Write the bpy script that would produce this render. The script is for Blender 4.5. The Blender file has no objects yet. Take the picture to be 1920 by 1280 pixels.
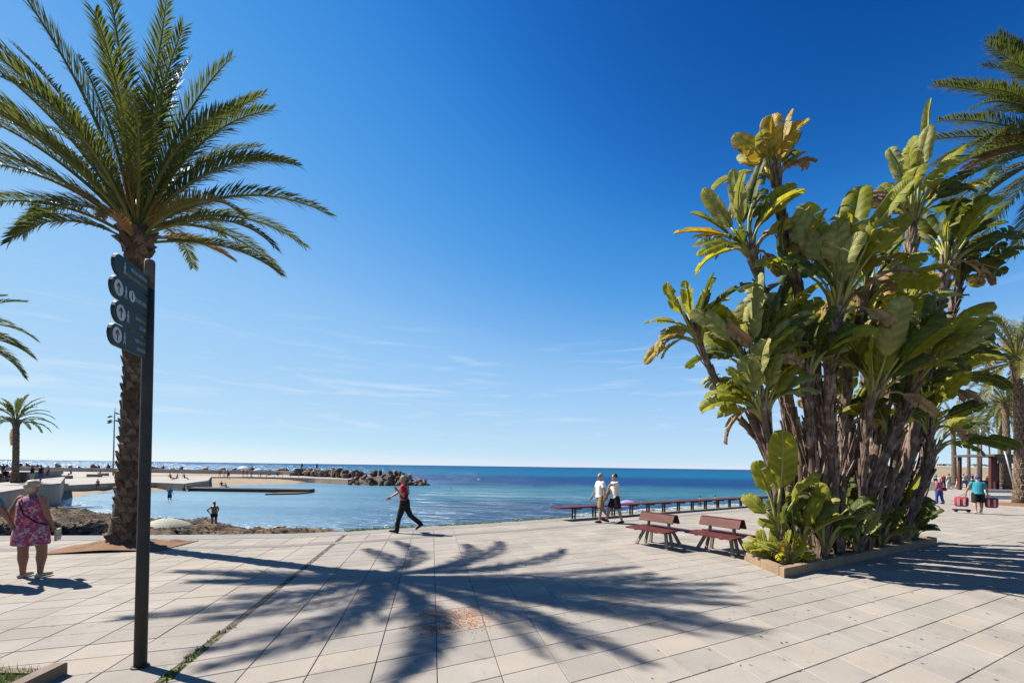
import bpy, math, random
import numpy as np
from mathutils import Vector, Matrix, noise, Quaternion
R = math.radians
SC = bpy.context.scene
COL = SC.collection
random.seed(7)

# ------------------------------------------------------------------ camera
CAM_H, F, CY, PITCH, ROLL = 1.95, 820.0, 864.0, 0.70, 0.77
cam_data = bpy.data.cameras.new('camera')
cam_data.sensor_width = 36.0
cam_data.lens = F / 1920 * 36.0
cam_data.shift_y = (CY - 640) / 1920
cam_data.clip_start, cam_data.clip_end = 0.05, 60000
cam = bpy.data.objects.new('camera', cam_data)
COL.objects.link(cam)
CAM_M = Matrix.Translation((0, 0, CAM_H)) @ Matrix.Rotation(R(90 + PITCH), 4, 'X') @ Matrix.Rotation(R(ROLL), 4, 'Z')
cam.matrix_world = CAM_M
SC.camera = cam

# ------------------------------------------------------------------ sky, sun, exposure
EXPOSURE = 1.25
SUN_EL, SUN_AZ = 46.5, -70.0          # azimuth from +Y towards +X
world = bpy.data.worlds.new('World')
SC.world = world
world.use_nodes = True
wn = world.node_tree
wn.nodes.clear()
out = wn.nodes.new('ShaderNodeOutputWorld')
bg = wn.nodes.new('ShaderNodeBackground')
sky = wn.nodes.new('ShaderNodeTexSky')
sky.sky_type = 'NISHITA'
sky.sun_disc = False
sky.sun_elevation = R(SUN_EL)
sky.sun_rotation = R(SUN_AZ)
sky.altitude = 0
sky.air_density, sky.dust_density, sky.ozone_density = 0.7, 0.0, 6.0
sc1 = wn.nodes.new('ShaderNodeVectorMath'); sc1.operation = 'SCALE'; sc1.inputs['Scale'].default_value = 0.1
wn.links.new(sky.outputs[0], sc1.inputs[0])
crv = wn.nodes.new('ShaderNodeRGBCurve')            # the photograph's contrasty rendering of a clear sky, alike in every direction
for ch, pts_ in enumerate((((0.0, 0.0), (0.046, 0.004), (0.072, 0.055), (0.10, 0.17), (0.141, 0.31), (0.25, 0.45), (0.48, 0.57), (0.60, 0.71), (1.0, 0.87)),
                           ((0.0, 0.0), (0.08, 0.05), (0.098, 0.09), (0.144, 0.28), (0.20, 0.44), (0.271, 0.575), (0.45, 0.69), (0.647, 0.775), (1.0, 1.0)),
                           ((0.0, 0.0), (0.15, 0.20), (0.216, 0.36), (0.321, 0.73), (0.40, 0.83), (0.528, 0.91), (0.75, 0.935), (0.92, 0.97), (1.0, 1.0)))):
    c = crv.mapping.curves[ch]
    while len(c.points) < len(pts_): c.points.new(0.5, 0.5)
    for pt_, (x_, y_) in zip(c.points, pts_): pt_.location = (x_, y_)
crv.mapping.update()
wn.links.new(sc1.outputs[0], crv.inputs['Color'])
sc2 = wn.nodes.new('ShaderNodeVectorMath'); sc2.operation = 'SCALE'; sc2.inputs['Scale'].default_value = 10.0 / 2 ** EXPOSURE
wn.links.new(crv.outputs[0], sc2.inputs[0])
# thin streaks of high cloud, by direction
tc = wn.nodes.new('ShaderNodeTexCoord')
sep = wn.nodes.new('ShaderNodeSeparateXYZ'); wn.links.new(tc.outputs['Generated'], sep.inputs[0])
mp = wn.nodes.new('ShaderNodeMapping'); mp.inputs['Scale'].default_value = (2.2, 2.2, 26.0)
mp.inputs['Rotation'].default_value = (R(2.0), R(-3.0), 0)
wn.links.new(tc.outputs['Generated'], mp.inputs[0])
nz = wn.nodes.new('ShaderNodeTexNoise'); nz.inputs['Scale'].default_value = 2.4; nz.inputs['Detail'].default_value = 6; nz.inputs['Roughness'].default_value = 0.52
nz.inputs['Distortion'].default_value = 0.7
wn.links.new(mp.outputs[0], nz.inputs['Vector'])
cr = wn.nodes.new('ShaderNodeValToRGB'); cr.color_ramp.elements[0].position = 0.55; cr.color_ramp.elements[1].position = 0.86
wn.links.new(nz.outputs['Fac'], cr.inputs[0])
band = wn.nodes.new('ShaderNodeValToRGB')
be = band.color_ramp.elements
be[0].position, be[0].color = 0.03, (0, 0, 0, 1)
be[1].position, be[1].color = 0.32, (0, 0, 0, 1)
e = be.new(0.09); e.color = (1, 1, 1, 1)
e = be.new(0.19); e.color = (1, 1, 1, 1)
wn.links.new(sep.outputs['Z'], band.inputs[0])
mul = wn.nodes.new('ShaderNodeMath'); mul.operation = 'MULTIPLY'
wn.links.new(cr.outputs[0], mul.inputs[0]); wn.links.new(band.outputs[0], mul.inputs[1])
mul2 = wn.nodes.new('ShaderNodeMath'); mul2.operation = 'MULTIPLY'; mul2.inputs[1].default_value = 0.5
wn.links.new(mul.outputs[0], mul2.inputs[0])
cmix = wn.nodes.new('ShaderNodeMixRGB'); cmix.inputs[2].default_value = (3.8, 3.92, 4.1, 1)
wn.links.new(mul2.outputs[0], cmix.inputs[0]); wn.links.new(sc2.outputs[0], cmix.inputs[1])
wn.links.new(cmix.outputs[0], bg.inputs['Color'])
bg.inputs['Strength'].default_value = 0.10
wn.links.new(bg.outputs[0], out.inputs['Surface'])

sun_l = bpy.data.lights.new('sun', 'SUN')
sun_l.energy = 5.0
sun_l.angle = R(0.55)
sun_l.color = (1.0, 0.955, 0.88)
sun = bpy.data.objects.new('sun', sun_l)
sd = Vector((math.sin(R(SUN_AZ)) * math.cos(R(SUN_EL)), math.cos(R(SUN_AZ)) * math.cos(R(SUN_EL)), math.sin(R(SUN_EL))))
sun.rotation_euler = sd.to_track_quat('Z', 'Y').to_euler()
sun.location = sd * 60
COL.objects.link(sun)

vs = SC.view_settings
vs.view_transform, vs.look, vs.exposure, vs.gamma, vs.use_curve_mapping = 'Standard', 'None', EXPOSURE, 1.0, False
SC.cycles.use_denoising = True
SC.cycles.max_bounces = 8
SC.cycles.transparent_max_bounces = 8

# ------------------------------------------------------------------ pixel helpers (photo pixels -> points in the place)
M3 = CAM_M.to_3x3()
def ray(u, v):
    return (M3 @ Vector(((u - 960) / F, -(v - CY) / F, -1))).normalized()
def G(u, v, z=0.0):
    d = ray(u, v)
    t = (z - CAM_H) / d.z
    return Vector((d.x * t, d.y * t, z))
def P(u, v, Y):
    d = ray(u, v)
    t = Y / d.y
    return Vector((d.x * t, Y, CAM_H + d.z * t))
def project(p):
    q = CAM_M.inverted() @ Vector(p)
    return (960 + F * q.x / -q.z, CY - F * q.y / -q.z, -q.z)

# ------------------------------------------------------------------ materials
MATS = {}
def mat(name, c1, c2=None, scale=6.0, rough=0.75, bump=0.0, bscale=40.0, spec=0.3, metal=0.0, transl=0.0,
        tcol=None, c3=None, speck=0.0, stretch=None, lo=0.35, hi=0.65, world_co=False, detail=6):
    m = bpy.data.materials.new(name); m.use_nodes = True
    nt = m.node_tree; N = nt.nodes; L = nt.links
    b = N['Principled BSDF']; o = N['Material Output']
    b.inputs['Roughness'].default_value = rough
    b.inputs['Metallic'].default_value = metal
    b.inputs['Specular IOR Level'].default_value = spec
    col = None
    co = N.new('ShaderNodeNewGeometry').outputs['Position'] if world_co else N.new('ShaderNodeTexCoord').outputs['Object']
    if stretch:
        mpn = N.new('ShaderNodeMapping'); mpn.inputs['Scale'].default_value = stretch
        L.new(co, mpn.inputs[0]); co = mpn.outputs[0]
    oi = N.new('ShaderNodeObjectInfo')
    w = N.new('ShaderNodeMath'); w.operation = 'MULTIPLY'; w.inputs[1].default_value = 57.0
    L.new(oi.outputs['Random'], w.inputs[0])
    def noise_n(sc, det=6.0, ro=0.6):
        n = N.new('ShaderNodeTexNoise'); n.noise_dimensions = '4D'
        n.inputs['Scale'].default_value = sc; n.inputs['Detail'].default_value = det; n.inputs['Roughness'].default_value = ro
        L.new(co, n.inputs['Vector']); L.new(w.outputs[0], n.inputs['W'])
        return n
    al = 1.0 if name.startswith(('leaf', 'frond', 'petiole', 'grass', 'moss')) else 0.73       # albedo scale that goes with the exposure
    c1 = tuple(x * al for x in c1)
    if c2 is not None: c2 = tuple(x * al for x in c2)
    if c3 is not None: c3 = tuple(x * al for x in c3)
    if c2 is None:
        c2 = tuple(x * 0.78 for x in c1)
    n1 = noise_n(scale, detail)
    rp = N.new('ShaderNodeValToRGB'); e = rp.color_ramp.elements
    e[0].position, e[0].color = lo, (*c1, 1)
    e[1].position, e[1].color = hi, (*c2, 1)
    if c3:
        x = e.new((lo + hi) / 2); x.color = (*c3, 1)
    L.new(n1.outputs['Fac'], rp.inputs[0]); col = rp.outputs[0]
    if speck > 0:
        n2 = noise_n(bscale * 3, 2, 0.7)
        mr = N.new('ShaderNodeMapRange'); mr.inputs[1].default_value = 0.3; mr.inputs[2].default_value = 0.7
        mr.inputs[3].default_value = 1 - speck; mr.inputs[4].default_value = 1 + speck
        L.new(n2.outputs['Fac'], mr.inputs[0])
        vm = N.new('ShaderNodeVectorMath'); vm.operation = 'SCALE'
        L.new(col, vm.inputs[0]); L.new(mr.outputs[0], vm.inputs['Scale']); col = vm.outputs[0]
    L.new(col, b.inputs['Base Color'])
    if bump > 0:
        n3 = noise_n(bscale, 4, 0.6)
        bp = N.new('ShaderNodeBump'); bp.inputs['Strength'].default_value = bump; bp.inputs['Distance'].default_value = 0.02
        L.new(n3.outputs['Fac'], bp.inputs['Height']); L.new(bp.outputs[0], b.inputs['Normal'])
    if transl > 0:
        t = N.new('ShaderNodeBsdfTranslucent')
        if tcol:
            t.inputs['Color'].default_value = (*tcol, 1)
        else:
            L.new(col, t.inputs['Color'])
        mx = N.new('ShaderNodeMixShader'); mx.inputs[0].default_value = transl
        L.new(b.outputs[0], mx.inputs[1]); L.new(t.outputs[0], mx.inputs[2]); L.new(mx.outputs[0], o.inputs['Surface'])
    MATS[name] = m
    return m

# ------------------------------------------------------------------ mesh collecting
class MB:
    def __init__(s):
        s.v, s.f = [], []
    def add(s, vs_, fs_):
        k = len(s.v); s.v += [tuple(p) for p in vs_]; s.f += [tuple(i + k for i in f) for f in fs_]
        return s
    def box(s, c, size, rz=0.0, M=None, bev=0.0):
        hx, hy, hz = (a / 2 for a in size)
        pts = [Vector((sx * hx, sy * hy, sz * hz)) for sz in (-1, 1) for sy in (-1, 1) for sx in (-1, 1)]
        Rm = (M or Matrix.Rotation(rz, 3, 'Z'))
        return s.add([Rm @ p + Vector(c) for p in pts],
                     [(0, 2, 3, 1), (4, 5, 7, 6), (0, 1, 5, 4), (2, 6, 7, 3), (0, 4, 6, 2), (1, 3, 7, 5)])
    def beam(s, a, b, w, h, up=(0, 0, 1)):
        a, b = Vector(a), Vector(b); d = (b - a); L = d.length; d.normalize()
        side = d.cross(Vector(up))
        if side.length < 1e-4: side = d.cross(Vector((1, 0, 0)))
        side.normalize(); u = side.cross(d)
        M = Matrix((side, d, u)).transposed()
        return s.box((a + b) / 2, (w, L, h), M=M)
    def tube(s, pts, rad, n=8, cap=True, ell=None):
        pts = [Vector(p) for p in pts]
        if not hasattr(rad, '__len__'): rad = [rad] * len(pts)
        base = len(s.v); V = []; Fc = []
        t0 = (pts[1] - pts[0]).normalized()
        ref = Vector((0, 0, 1)) if abs(t0.z) < 0.9 else Vector((1, 0, 0))
        nrm = t0.cross(ref).normalized()
        for i, p in enumerate(pts):
            if i == 0: t = pts[1] - pts[0]
            elif i == len(pts) - 1: t = pts[-1] - pts[-2]
            else: t = pts[i + 1] - pts[i - 1]
            t.normalize()
            nrm = (nrm - t * nrm.dot(t)).normalized(); bi = t.cross(nrm)
            for k in range(n):
                a = 2 * math.pi * k / n
                V.append(p + (nrm * math.cos(a) + bi * math.sin(a)) * rad[i])
        for i in range(len(pts) - 1):
            for k in range(n):
                Fc.append((i * n + k, i * n + (k + 1) % n, (i + 1) * n + (k + 1) % n, (i + 1) * n + k))
        if cap:
            Fc.append(tuple(range(n - 1, -1, -1))); m = (len(pts) - 1) * n
            Fc.append(tuple(range(m, m + n)))
        return s.add(V, Fc)
    def rings(s, rs, n=12):
        """rs: list of (center, ax, ay) with half-axis vectors; closed loft"""
        V, Fc = [], []
        for c, ax, ay in rs:
            for k in range(n):
                a = 2 * math.pi * k / n
                V.append(Vector(c) + Vector(ax) * math.cos(a) + Vector(ay) * math.sin(a))
        for i in range(len(rs) - 1):
            for k in range(n):
                Fc.append((i * n + k, i * n + (k + 1) % n, (i + 1) * n + (k + 1) % n, (i + 1) * n + k))
        Fc.append(tuple(range(n - 1, -1, -1))); m = (len(rs) - 1) * n
        Fc.append(tuple(range(m, m + n)))
        return s.add(V, Fc)
    def ball(s, c, r, n=10, m=6, M=None):
        rx, ry, rz = r if hasattr(r, '__len__') else (r, r, r)
        V = [Vector((0, 0, -rz))]
        for j in range(1, m):
            th = math.pi * j / m - math.pi / 2
            for k in range(n):
                a = 2 * math.pi * k / n
                V.append(Vector((rx * math.cos(th) * math.cos(a), ry * math.cos(th) * math.sin(a), rz * math.sin(th))))
        V.append(Vector((0, 0, rz))); last = len(V) - 1
        Fc = [(0, 1 + (k + 1) % n, 1 + k) for k in range(n)]
        for j in range(m - 2):
            for k in range(n):
                a = 1 + j * n
                Fc.append((a + k, a + (k + 1) % n, a + n + (k + 1) % n, a + n + k))
        a = 1 + (m - 2) * n
        Fc += [(a + k, a + (k + 1) % n, last) for k in range(n)]
        if M is not None: V = [M @ p for p in V]
        return s.add([p + Vector(c) for p in V], Fc)
    def prism(s, poly, z0, z1):
        n = len(poly)
        V = [(p[0], p[1], z0) for p in poly] + [(p[0], p[1], z1) for p in poly]
        ar = sum(poly[i][0] * poly[(i + 1) % n][1] - poly[(i + 1) % n][0] * poly[i][1] for i in range(n))
        if ar > 0:
            Fc = [tuple(range(n - 1, -1, -1)), tuple(range(n, 2 * n))] + [(i, (i + 1) % n, n + (i + 1) % n, n + i) for i in range(n)]
        else:
            Fc = [tuple(range(n)), tuple(range(2 * n - 1, n - 1, -1))] + [((i + 1) % n, i, n + i, n + (i + 1) % n) for i in range(n)]
        return s.add(V, Fc)
    def mesh(s, name, off=None):
        me = bpy.data.meshes.new(name)
        v = s.v if off is None else [(p[0] - off[0], p[1] - off[1], p[2] - off[2]) for p in s.v]
        me.from_pydata(v, [], s.f); me.validate(); me.update()
        return me
    def build(s, name, m, parent=None, smooth=False, off=None):
        """off: subtract this point (the thing's base); a top-level mesh is then placed there"""
        me = s.mesh(name, off)
        o = bpy.data.objects.new(name, me); COL.objects.link(o)
        if m is not None: me.materials.append(MATS[m] if isinstance(m, str) else m)
        if parent is not None: o.parent = parent
        elif off is not None: o.location = off
        if smooth:
            me.polygons.foreach_set('use_smooth', [True] * len(me.polygons))
        return o

def tag(o, label=None, cat=None, group=None, kind=None):
    if label: o['label'] = label
    if cat: o['category'] = cat
    if group: o['group'] = group
    if kind: o['kind'] = kind
    return o
def empty(name, loc=(0, 0, 0), rz=0.0):
    o = bpy.data.objects.new(name, None); COL.objects.link(o)
    o.location = loc; o.rotation_euler = (0, 0, rz); o.empty_display_size = 0.2
    return o
def inst(name, me, parent, loc=(0, 0, 0), rot=(0, 0, 0), sc=(1, 1, 1)):
    o = bpy.data.objects.new(name, me); COL.objects.link(o)
    o.parent = parent; o.location = loc; o.rotation_euler = rot; o.scale = sc
    return o
def inside(p, poly):
    x, y = p[0], p[1]; r = False; n = len(poly); j = n - 1
    for i in range(n):
        xi, yi = poly[i][0], poly[i][1]; xj, yj = poly[j][0], poly[j][1]
        if (yi > y) != (yj > y) and x < (xj - xi) * (y - yi) / (yj - yi) + xi: r = not r
        j = i
    return r
def rnd(a, b): return random.uniform(a, b)
# ------------------------------------------------------------------ materials of the setting
mat('bed', (0.16, 0.135, 0.11), (0.09, 0.075, 0.06), scale=3, rough=0.95, world_co=True)
mat('mortar', (0.186, 0.167, 0.136), (0.074, 0.062, 0.050), scale=14, rough=0.95, bump=0.5, world_co=True, speck=0.3)
mat('coping', (0.291, 0.273, 0.248), (0.236, 0.223, 0.205), spec=.05, scale=1.3, rough=0.85, bump=0.2, speck=0.12, world_co=True)
mat('band', (0.205, 0.192, 0.178), (0.25, 0.235, 0.215), scale=1.5, rough=0.85, spec=.05, bump=0.15, speck=0.1, world_co=True)
mat('concrete', (0.285, 0.248, 0.211), (0.223, 0.192, 0.161), scale=0.5, rough=0.9, world_co=True, speck=0.1)
mat('platform_top', (0.347, 0.316, 0.279), (0.291, 0.260, 0.229), scale=0.25, rough=0.9, world_co=True)
mat('wall_face', (0.50, 0.38, 0.28), (0.36, 0.27, 0.20), scale=0.6, rough=0.9, world_co=True, bump=0.2, bscale=4)
mat('dark_wood', (0.075, 0.05, 0.04), (0.045, 0.03, 0.025), scale=2, rough=0.8, world_co=True)
mat('soil', (0.260, 0.136, 0.068), (0.161, 0.087, 0.046), scale=5, rough=1.0, bump=0.8, bscale=30, world_co=True, speck=0.35)
mat('dark_soil', (0.06, 0.045, 0.03), (0.10, 0.07, 0.04), scale=8, rough=1.0, bump=0.8, bscale=30, world_co=True)
mat('sand', (0.322, 0.248, 0.161), (0.248, 0.180, 0.112), scale=0.6, rough=1.0, bump=0.5, bscale=6, world_co=True, speck=0.15)
mat('seaweed', (0.022, 0.014, 0.009), (0.175, 0.118, 0.070), lo=.41, hi=.60, detail=10, scale=1.3, rough=1.0, bump=1.0, bscale=12, world_co=True, speck=0.35)
mat('foam', (0.50, 0.53, 0.55), (0.34, 0.40, 0.44), scale=2, rough=0.9)
mat('rock', (0.26, 0.150, 0.090), (0.10, 0.058, 0.036), scale=0.9, rough=0.95, bump=0.6, bscale=5, c3=(0.17, 0.10, 0.062))
mat('rock_grey', (0.20, 0.155, 0.12), (0.07, 0.055, 0.045), scale=0.9, rough=0.95, bump=0.6, bscale=5)
mat('dune', (0.310, 0.236, 0.155), (0.236, 0.174, 0.112), scale=0.05, rough=1.0, world_co=True)
mat('grass', (0.07, 0.13, 0.02), (0.11, 0.16, 0.03), scale=6, rough=0.8, transl=0.3)
mat('moss', (0.07, 0.10, 0.02), (0.13, 0.13, 0.04), scale=20, rough=1.0)
mat('kerb_stone', (0.322, 0.223, 0.136), (0.236, 0.161, 0.099), scale=4, rough=0.9, bump=0.4, bscale=25, speck=0.15)
mat('kerb_grey', (0.223, 0.167, 0.124), (0.155, 0.118, 0.087), scale=4, rough=0.9, bump=0.4, bscale=25)

def paving_mat(name, O, ua, ub, pa, pb):
    m = bpy.data.materials.new(name); m.use_nodes = True
    nt = m.node_tree; N = nt.nodes; L = nt.links; b = N['Principled BSDF']
    geo = N.new('ShaderNodeNewGeometry')
    sub = N.new('ShaderNodeVectorMath'); sub.operation = 'SUBTRACT'; sub.inputs[1].default_value = O
    L.new(geo.outputs['Position'], sub.inputs[0])
    det = ua.x * ub.y - ua.y * ub.x
    ra = Vector((ub.y / det / pa, -ub.x / det / pa, 0)); rb = Vector((-ua.y / det / pb, ua.x / det / pb, 0))
    cmb = N.new('ShaderNodeCombineXYZ')
    for k, r in enumerate((ra, rb)):
        d = N.new('ShaderNodeVectorMath'); d.operation = 'DOT_PRODUCT'; d.inputs[1].default_value = r
        L.new(sub.outputs[0], d.inputs[0])
        fl = N.new('ShaderNodeMath'); fl.operation = 'FLOOR'; L.new(d.outputs['Value'], fl.inputs[0])
        L.new(fl.outputs[0], cmb.inputs[k])
    wnz = N.new('ShaderNodeTexWhiteNoise'); wnz.noise_dimensions = '3D'; L.new(cmb.outputs[0], wnz.inputs['Vector'])
    base = N.new('ShaderNodeValToRGB'); e = base.color_ramp.elements
    e[0].position, e[0].color = 0.0, (0.226, 0.201, 0.172, 1)
    e[1].position, e[1].color = 1.0, (0.260, 0.236, 0.206, 1)
    x = e.new(0.5); x.color = (0.244, 0.221, 0.193, 1)
    x = e.new(0.93); x.color = (0.270, 0.234, 0.192, 1)
    L.new(wnz.outputs['Value'], base.inputs[0])
    def nz(sc, det_=5, ro=0.6):
        n = N.new('ShaderNodeTexNoise'); n.inputs['Scale'].default_value = sc; n.inputs['Detail'].default_value = det_; n.inputs['Roughness'].default_value = ro
        L.new(geo.outputs['Position'], n.inputs['Vector']); return n
    def scaled(col, n, a, bb, lo, hi):
        mr = N.new('ShaderNodeMapRange'); mr.inputs[1].default_value = a; mr.inputs[2].default_value = bb
        mr.inputs[3].default_value = lo; mr.inputs[4].default_value = hi
        L.new(n.outputs['Fac'], mr.inputs[0])
        vm = N.new('ShaderNodeVectorMath'); vm.operation = 'SCALE'; L.new(col, vm.inputs[0]); L.new(mr.outputs[0], vm.inputs['Scale'])
        return vm.outputs[0]
    c = scaled(base.outputs[0], nz(170, 2, 0.8), 0.3, 0.7, 0.80, 1.18)      # granular aggregate
    c = scaled(c, nz(1.1, 6), 0.3, 0.7, 0.87, 1.09)
    c = scaled(c, nz(2.6, 7, 0.7), 0.34, 0.42, 0.84, 1.0)                          # large dirt
    c = scaled(c, nz(7.0, 5, 0.7), 0.25, 0.45, 0.90, 1.0)                    # small stains
    sp = nz(9.0, 1.0, 0.4); c = scaled(c, sp, 0.235, 0.255, 0.62, 1.0)        # dropped gum, dark spots
    L.new(c, b.inputs['Base Color'])
    b.inputs['Roughness'].default_value = 0.85; b.inputs['Specular IOR Level'].default_value = 0.08
    bp = N.new('ShaderNodeBump'); bp.inputs['Strength'].default_value = 0.25; bp.inputs['Distance'].default_value = 0.004
    L.new(nz(140, 3, 0.7).outputs['Fac'], bp.inputs['Height']); L.new(bp.outputs[0], b.inputs['Normal'])
    MATS[name] = m
    return m

# ------------------------------------------------------------------ plaza outline
ZW = -2.35                                             # water level
edge = [G(u, v) for u, v in ((-420, 1007), (0, 1004), (200, 1003.5), (400, 1002), (550, 1000), (650, 995.5), (760, 988.5), (900, 981), (1050, 970.5))]
edge = [Vector((-24, 11.0, 0))] + edge[1:]
edge += [Vector((7.5, 20.9, 0)), Vector((13.6, 24.9, 0)), Vector((30, 36, 0)), Vector((60, 58, 0)), Vector((110, 120, 0)), Vector((150, 175, 0))]
PLAZA = edge + [Vector((330, 175, 0)), Vector((330, -12, 0)), Vector((-60, -12, 0)), Vector((-60, 11, 0))]
mb = MB(); mb.prism(PLAZA, -3.4, -0.014)
plaza = mb.build('plaza', 'bed'); tag(plaza, 'pale grey stone paved seaside plaza', kind='structure')

C0, C1 = G(300, 1280), G(650, 1000)
ua = (C1 - C0).normalized()
ubR = Vector((math.sin(R(62)), math.cos(R(62)), 0))
ubL = Vector((math.sin(R(70.5)), math.cos(R(70.5)), 0))
perp = Vector((ua.y, -ua.x, 0))                        # to the right of the channel
CH = 0.045
OR_ = C0 + perp * CH
OL_ = C0 - perp * CH
angR = math.asin(abs(ua.cross(ubR).z)); angL = math.asin(abs(ua.cross(ubL).z))
PBR, PAR = 0.62, 0.40 / math.sin(angR)
PBL, PAL = 0.60, 0.40 / math.sin(angL)
mR = paving_mat('paving_right', OR_, ua, ubR, PAR, PBR)
mL = paving_mat('paving_left', OL_, ua, ubL, PAL, PBL)

def slab_mesh(mb, o, ua_, ub_, pa, pb, g=0.0036, b=0.004, dz=0.0, w0=0, w1=1):
    c = [o + ua_ * x + ub_ * y for x, y in ((0, w0 * pb), (0, w1 * pb), (pa, w1 * pb), (pa, w0 * pb))]
    ctr = sum(c, Vector()) / 4
    def ins(k, d):
        p = c[k]; a = (c[(k + 1) % 4] - p).normalized(); q = (c[(k - 1) % 4] - p).normalized()
        s = abs(a.cross(q).z)
        return p + (a + q) * (d / s)
    V = []
    for d, z in ((g, -0.013), (g, -b + dz), (g + b, dz)):
        for k in range(4):
            p = ins(k, d); V.append((p.x, p.y, z))
    Fc = [(8, 9, 10, 11)]
    for r in (0, 4):
        Fc += [(r + k, r + (k + 1) % 4, r + 4 + (k + 1) % 4, r + 4 + k) for k in range(4)]
    # orient upwards
    n = (Vector(V[9]) - Vector(V[8])).cross(Vector(V[10]) - Vector(V[9]))
    if n.z < 0: Fc = [tuple(reversed(f)) for f in Fc]
    mb.add(V, Fc)
    return ctr
cand = []
def grid(O, ua_, ub_, pa, pb, side):
    for j in range(-60, 190):
        for i in range(0, 110) if side > 0 else range(-80, 0):
            o = O + ua_ * (j * pa) + ub_ * (i * pb)
            c = o + ua_ * pa / 2 + ub_ * pb / 2
            if c.y < -3 or c.y > 30: continue
            if abs(c.x) > 1.28 * max(c.y, 0) + 16: continue
            if not inside(c, PLAZA): continue
            if not all(inside(o + ua_ * (x * pa) + ub_ * (y * pb), PLAZA) for x in (0, 1) for y in (0, 1)): continue
            cand.append((c.y, o, side))
grid(OR_, ua, ubR, PAR, PBR, 1)
grid(OL_, ua, ubL, PAL, PBL, -1)
def in_frame(c):
    u, v, d = project(c)
    return -20 < u < 1940 and v < 1300
cand.sort(key=lambda t: (not in_frame(t[1] + ua * 0.2), t[0]))
sm = {}
for side, (ub_, pa, pb, mm) in {1: (ubR, PAR, PBR, mR), -1: (ubL, PAL, PBL, mL)}.items():
    b_ = MB(); slab_mesh(b_, Vector((0, 0, 0)), ua, ub_, pa, pb); me = b_.mesh('slab'); me.materials.append(mm); sm[side] = me
for y, o, side in cand[:300]:
    inst('slab', sm[side], plaza, (o.x, o.y, rnd(-0.0015, 0.0015)), (rnd(-0.002, 0.002), rnd(-0.002, 0.002), 0))
for side, (ub_, pa, pb, mm) in {1: (ubR, PAR, PBR, mR), -1: (ubL, PAL, PBL, mL)}.items():
    b_ = MB()
    for y, o, s in cand[300:]:
        if s == side: slab_mesh(b_, o, ua, ub_, pa, pb, dz=rnd(-0.0015, 0.0015))
    so = b_.build('slab_field', mm, plaza); so['kind'] = 'stuff'
# beyond the slabs one can tell apart
far_poly = [p for p in PLAZA]
mb = MB(); mb.prism([Vector((30.2 * -0.2, 30.2, 0)), Vector((34, 30.2, 0)), Vector((34, 29.9, 0)), Vector((330, 29.9, 0)), Vector((330, 174, 0)), Vector((150, 174, 0)), Vector((110, 119, 0)), Vector((60, 57.6, 0)), Vector((30, 35.6, 0)), Vector((22, 30.4, 0))][1:], -0.012, -0.003)
o = mb.build('far_paving', mR, plaza)

# coping along the edge and a darker band of paving parallel to it
def offset_line(pts, d):
    res = []
    for i, p in enumerate(pts):
        a = pts[max(0, i - 1)]; b = pts[min(len(pts) - 1, i + 1)]
        t = (b - a).normalized(); res.append(p + Vector((t.y, -t.x, 0)) * d)
    return res
def smooth_line(pts, n=6):
    res = []
    for i in range(len(pts) - 1):
        p0 = pts[max(0, i - 1)]; p1 = pts[i]; p2 = pts[i + 1]; p3 = pts[min(len(pts) - 1, i + 2)]
        for k in range(n):
            t = k / n
            res.append(0.5 * ((2 * p1) + (p2 - p0) * t + (2 * p0 - 5 * p1 + 4 * p2 - p3) * t * t + (3 * p1 - p0 - 3 * p2 + p3) * t ** 3))
    res.append(pts[-1]); return res
def strip(name, line, d0, d1, z0, z1, m, parent):
    a, b = offset_line(line, d0), offset_line(line, d1)
    q = MB()
    for i in range(len(line) - 1):
        q.prism([a[i], b[i], b[i + 1], a[i + 1]], z0, z1)
    return q.build(name, m, parent)
strip('coping', edge[:12], 0.0, 0.75, -0.3, 0.005, 'coping', plaza)
strip('paving_band', edge[1:12], 1.80, 2.10, -0.01, 0.0045, 'band', plaza)
# drainage channel with mortar, broken stones and moss
q = MB()
a, b = C0 - ua * 3, C0 + ua * 9.3
q.prism([a - perp * CH, a + perp * CH, b + perp * CH, b - perp * CH], -0.013, -0.006)
q.build('drain_channel', 'mortar', plaza)
random.seed(3)
st, ms = MB(), MB()
for k in range(420):
    t = rnd(-0.5, 9.1); p = C0 + ua * t + perp * rnd(-CH * 0.8, CH * 0.8)
    mossy = max(0.0, 1 - abs(t - 0.15) / 1.5)
    if random.random() < mossy * 1.4:
        for _ in range(3):
            w = p + Vector((rnd(-.04, .04), rnd(-.04, .04), 0)); h = rnd(.01, .045)
            a_ = rnd(0, 6.28); s = rnd(.006, .014)
            ms.add([w + Vector((math.cos(a_) * s, math.sin(a_) * s, -.006)), w - Vector((math.cos(a_) * s, math.sin(a_) * s, .006)), w + Vector((rnd(-.02, .02), rnd(-.02, .02), h))], [(0, 1, 2)])
            ms.ball(w + Vector((0, 0, -.004)), (rnd(.01, .03), rnd(.01, .03), rnd(.006, .014)), 6, 4)
    else:
        st.ball(p + Vector((0, 0, -.006)), (rnd(.008, .03), rnd(.008, .03), rnd(.004, .009)), 6, 4)
o = st.build('channel_stones', 'mortar', plaza); o['kind'] = 'stuff'
o = ms.build('channel_moss', 'moss', plaza); o['kind'] = 'stuff'

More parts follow.
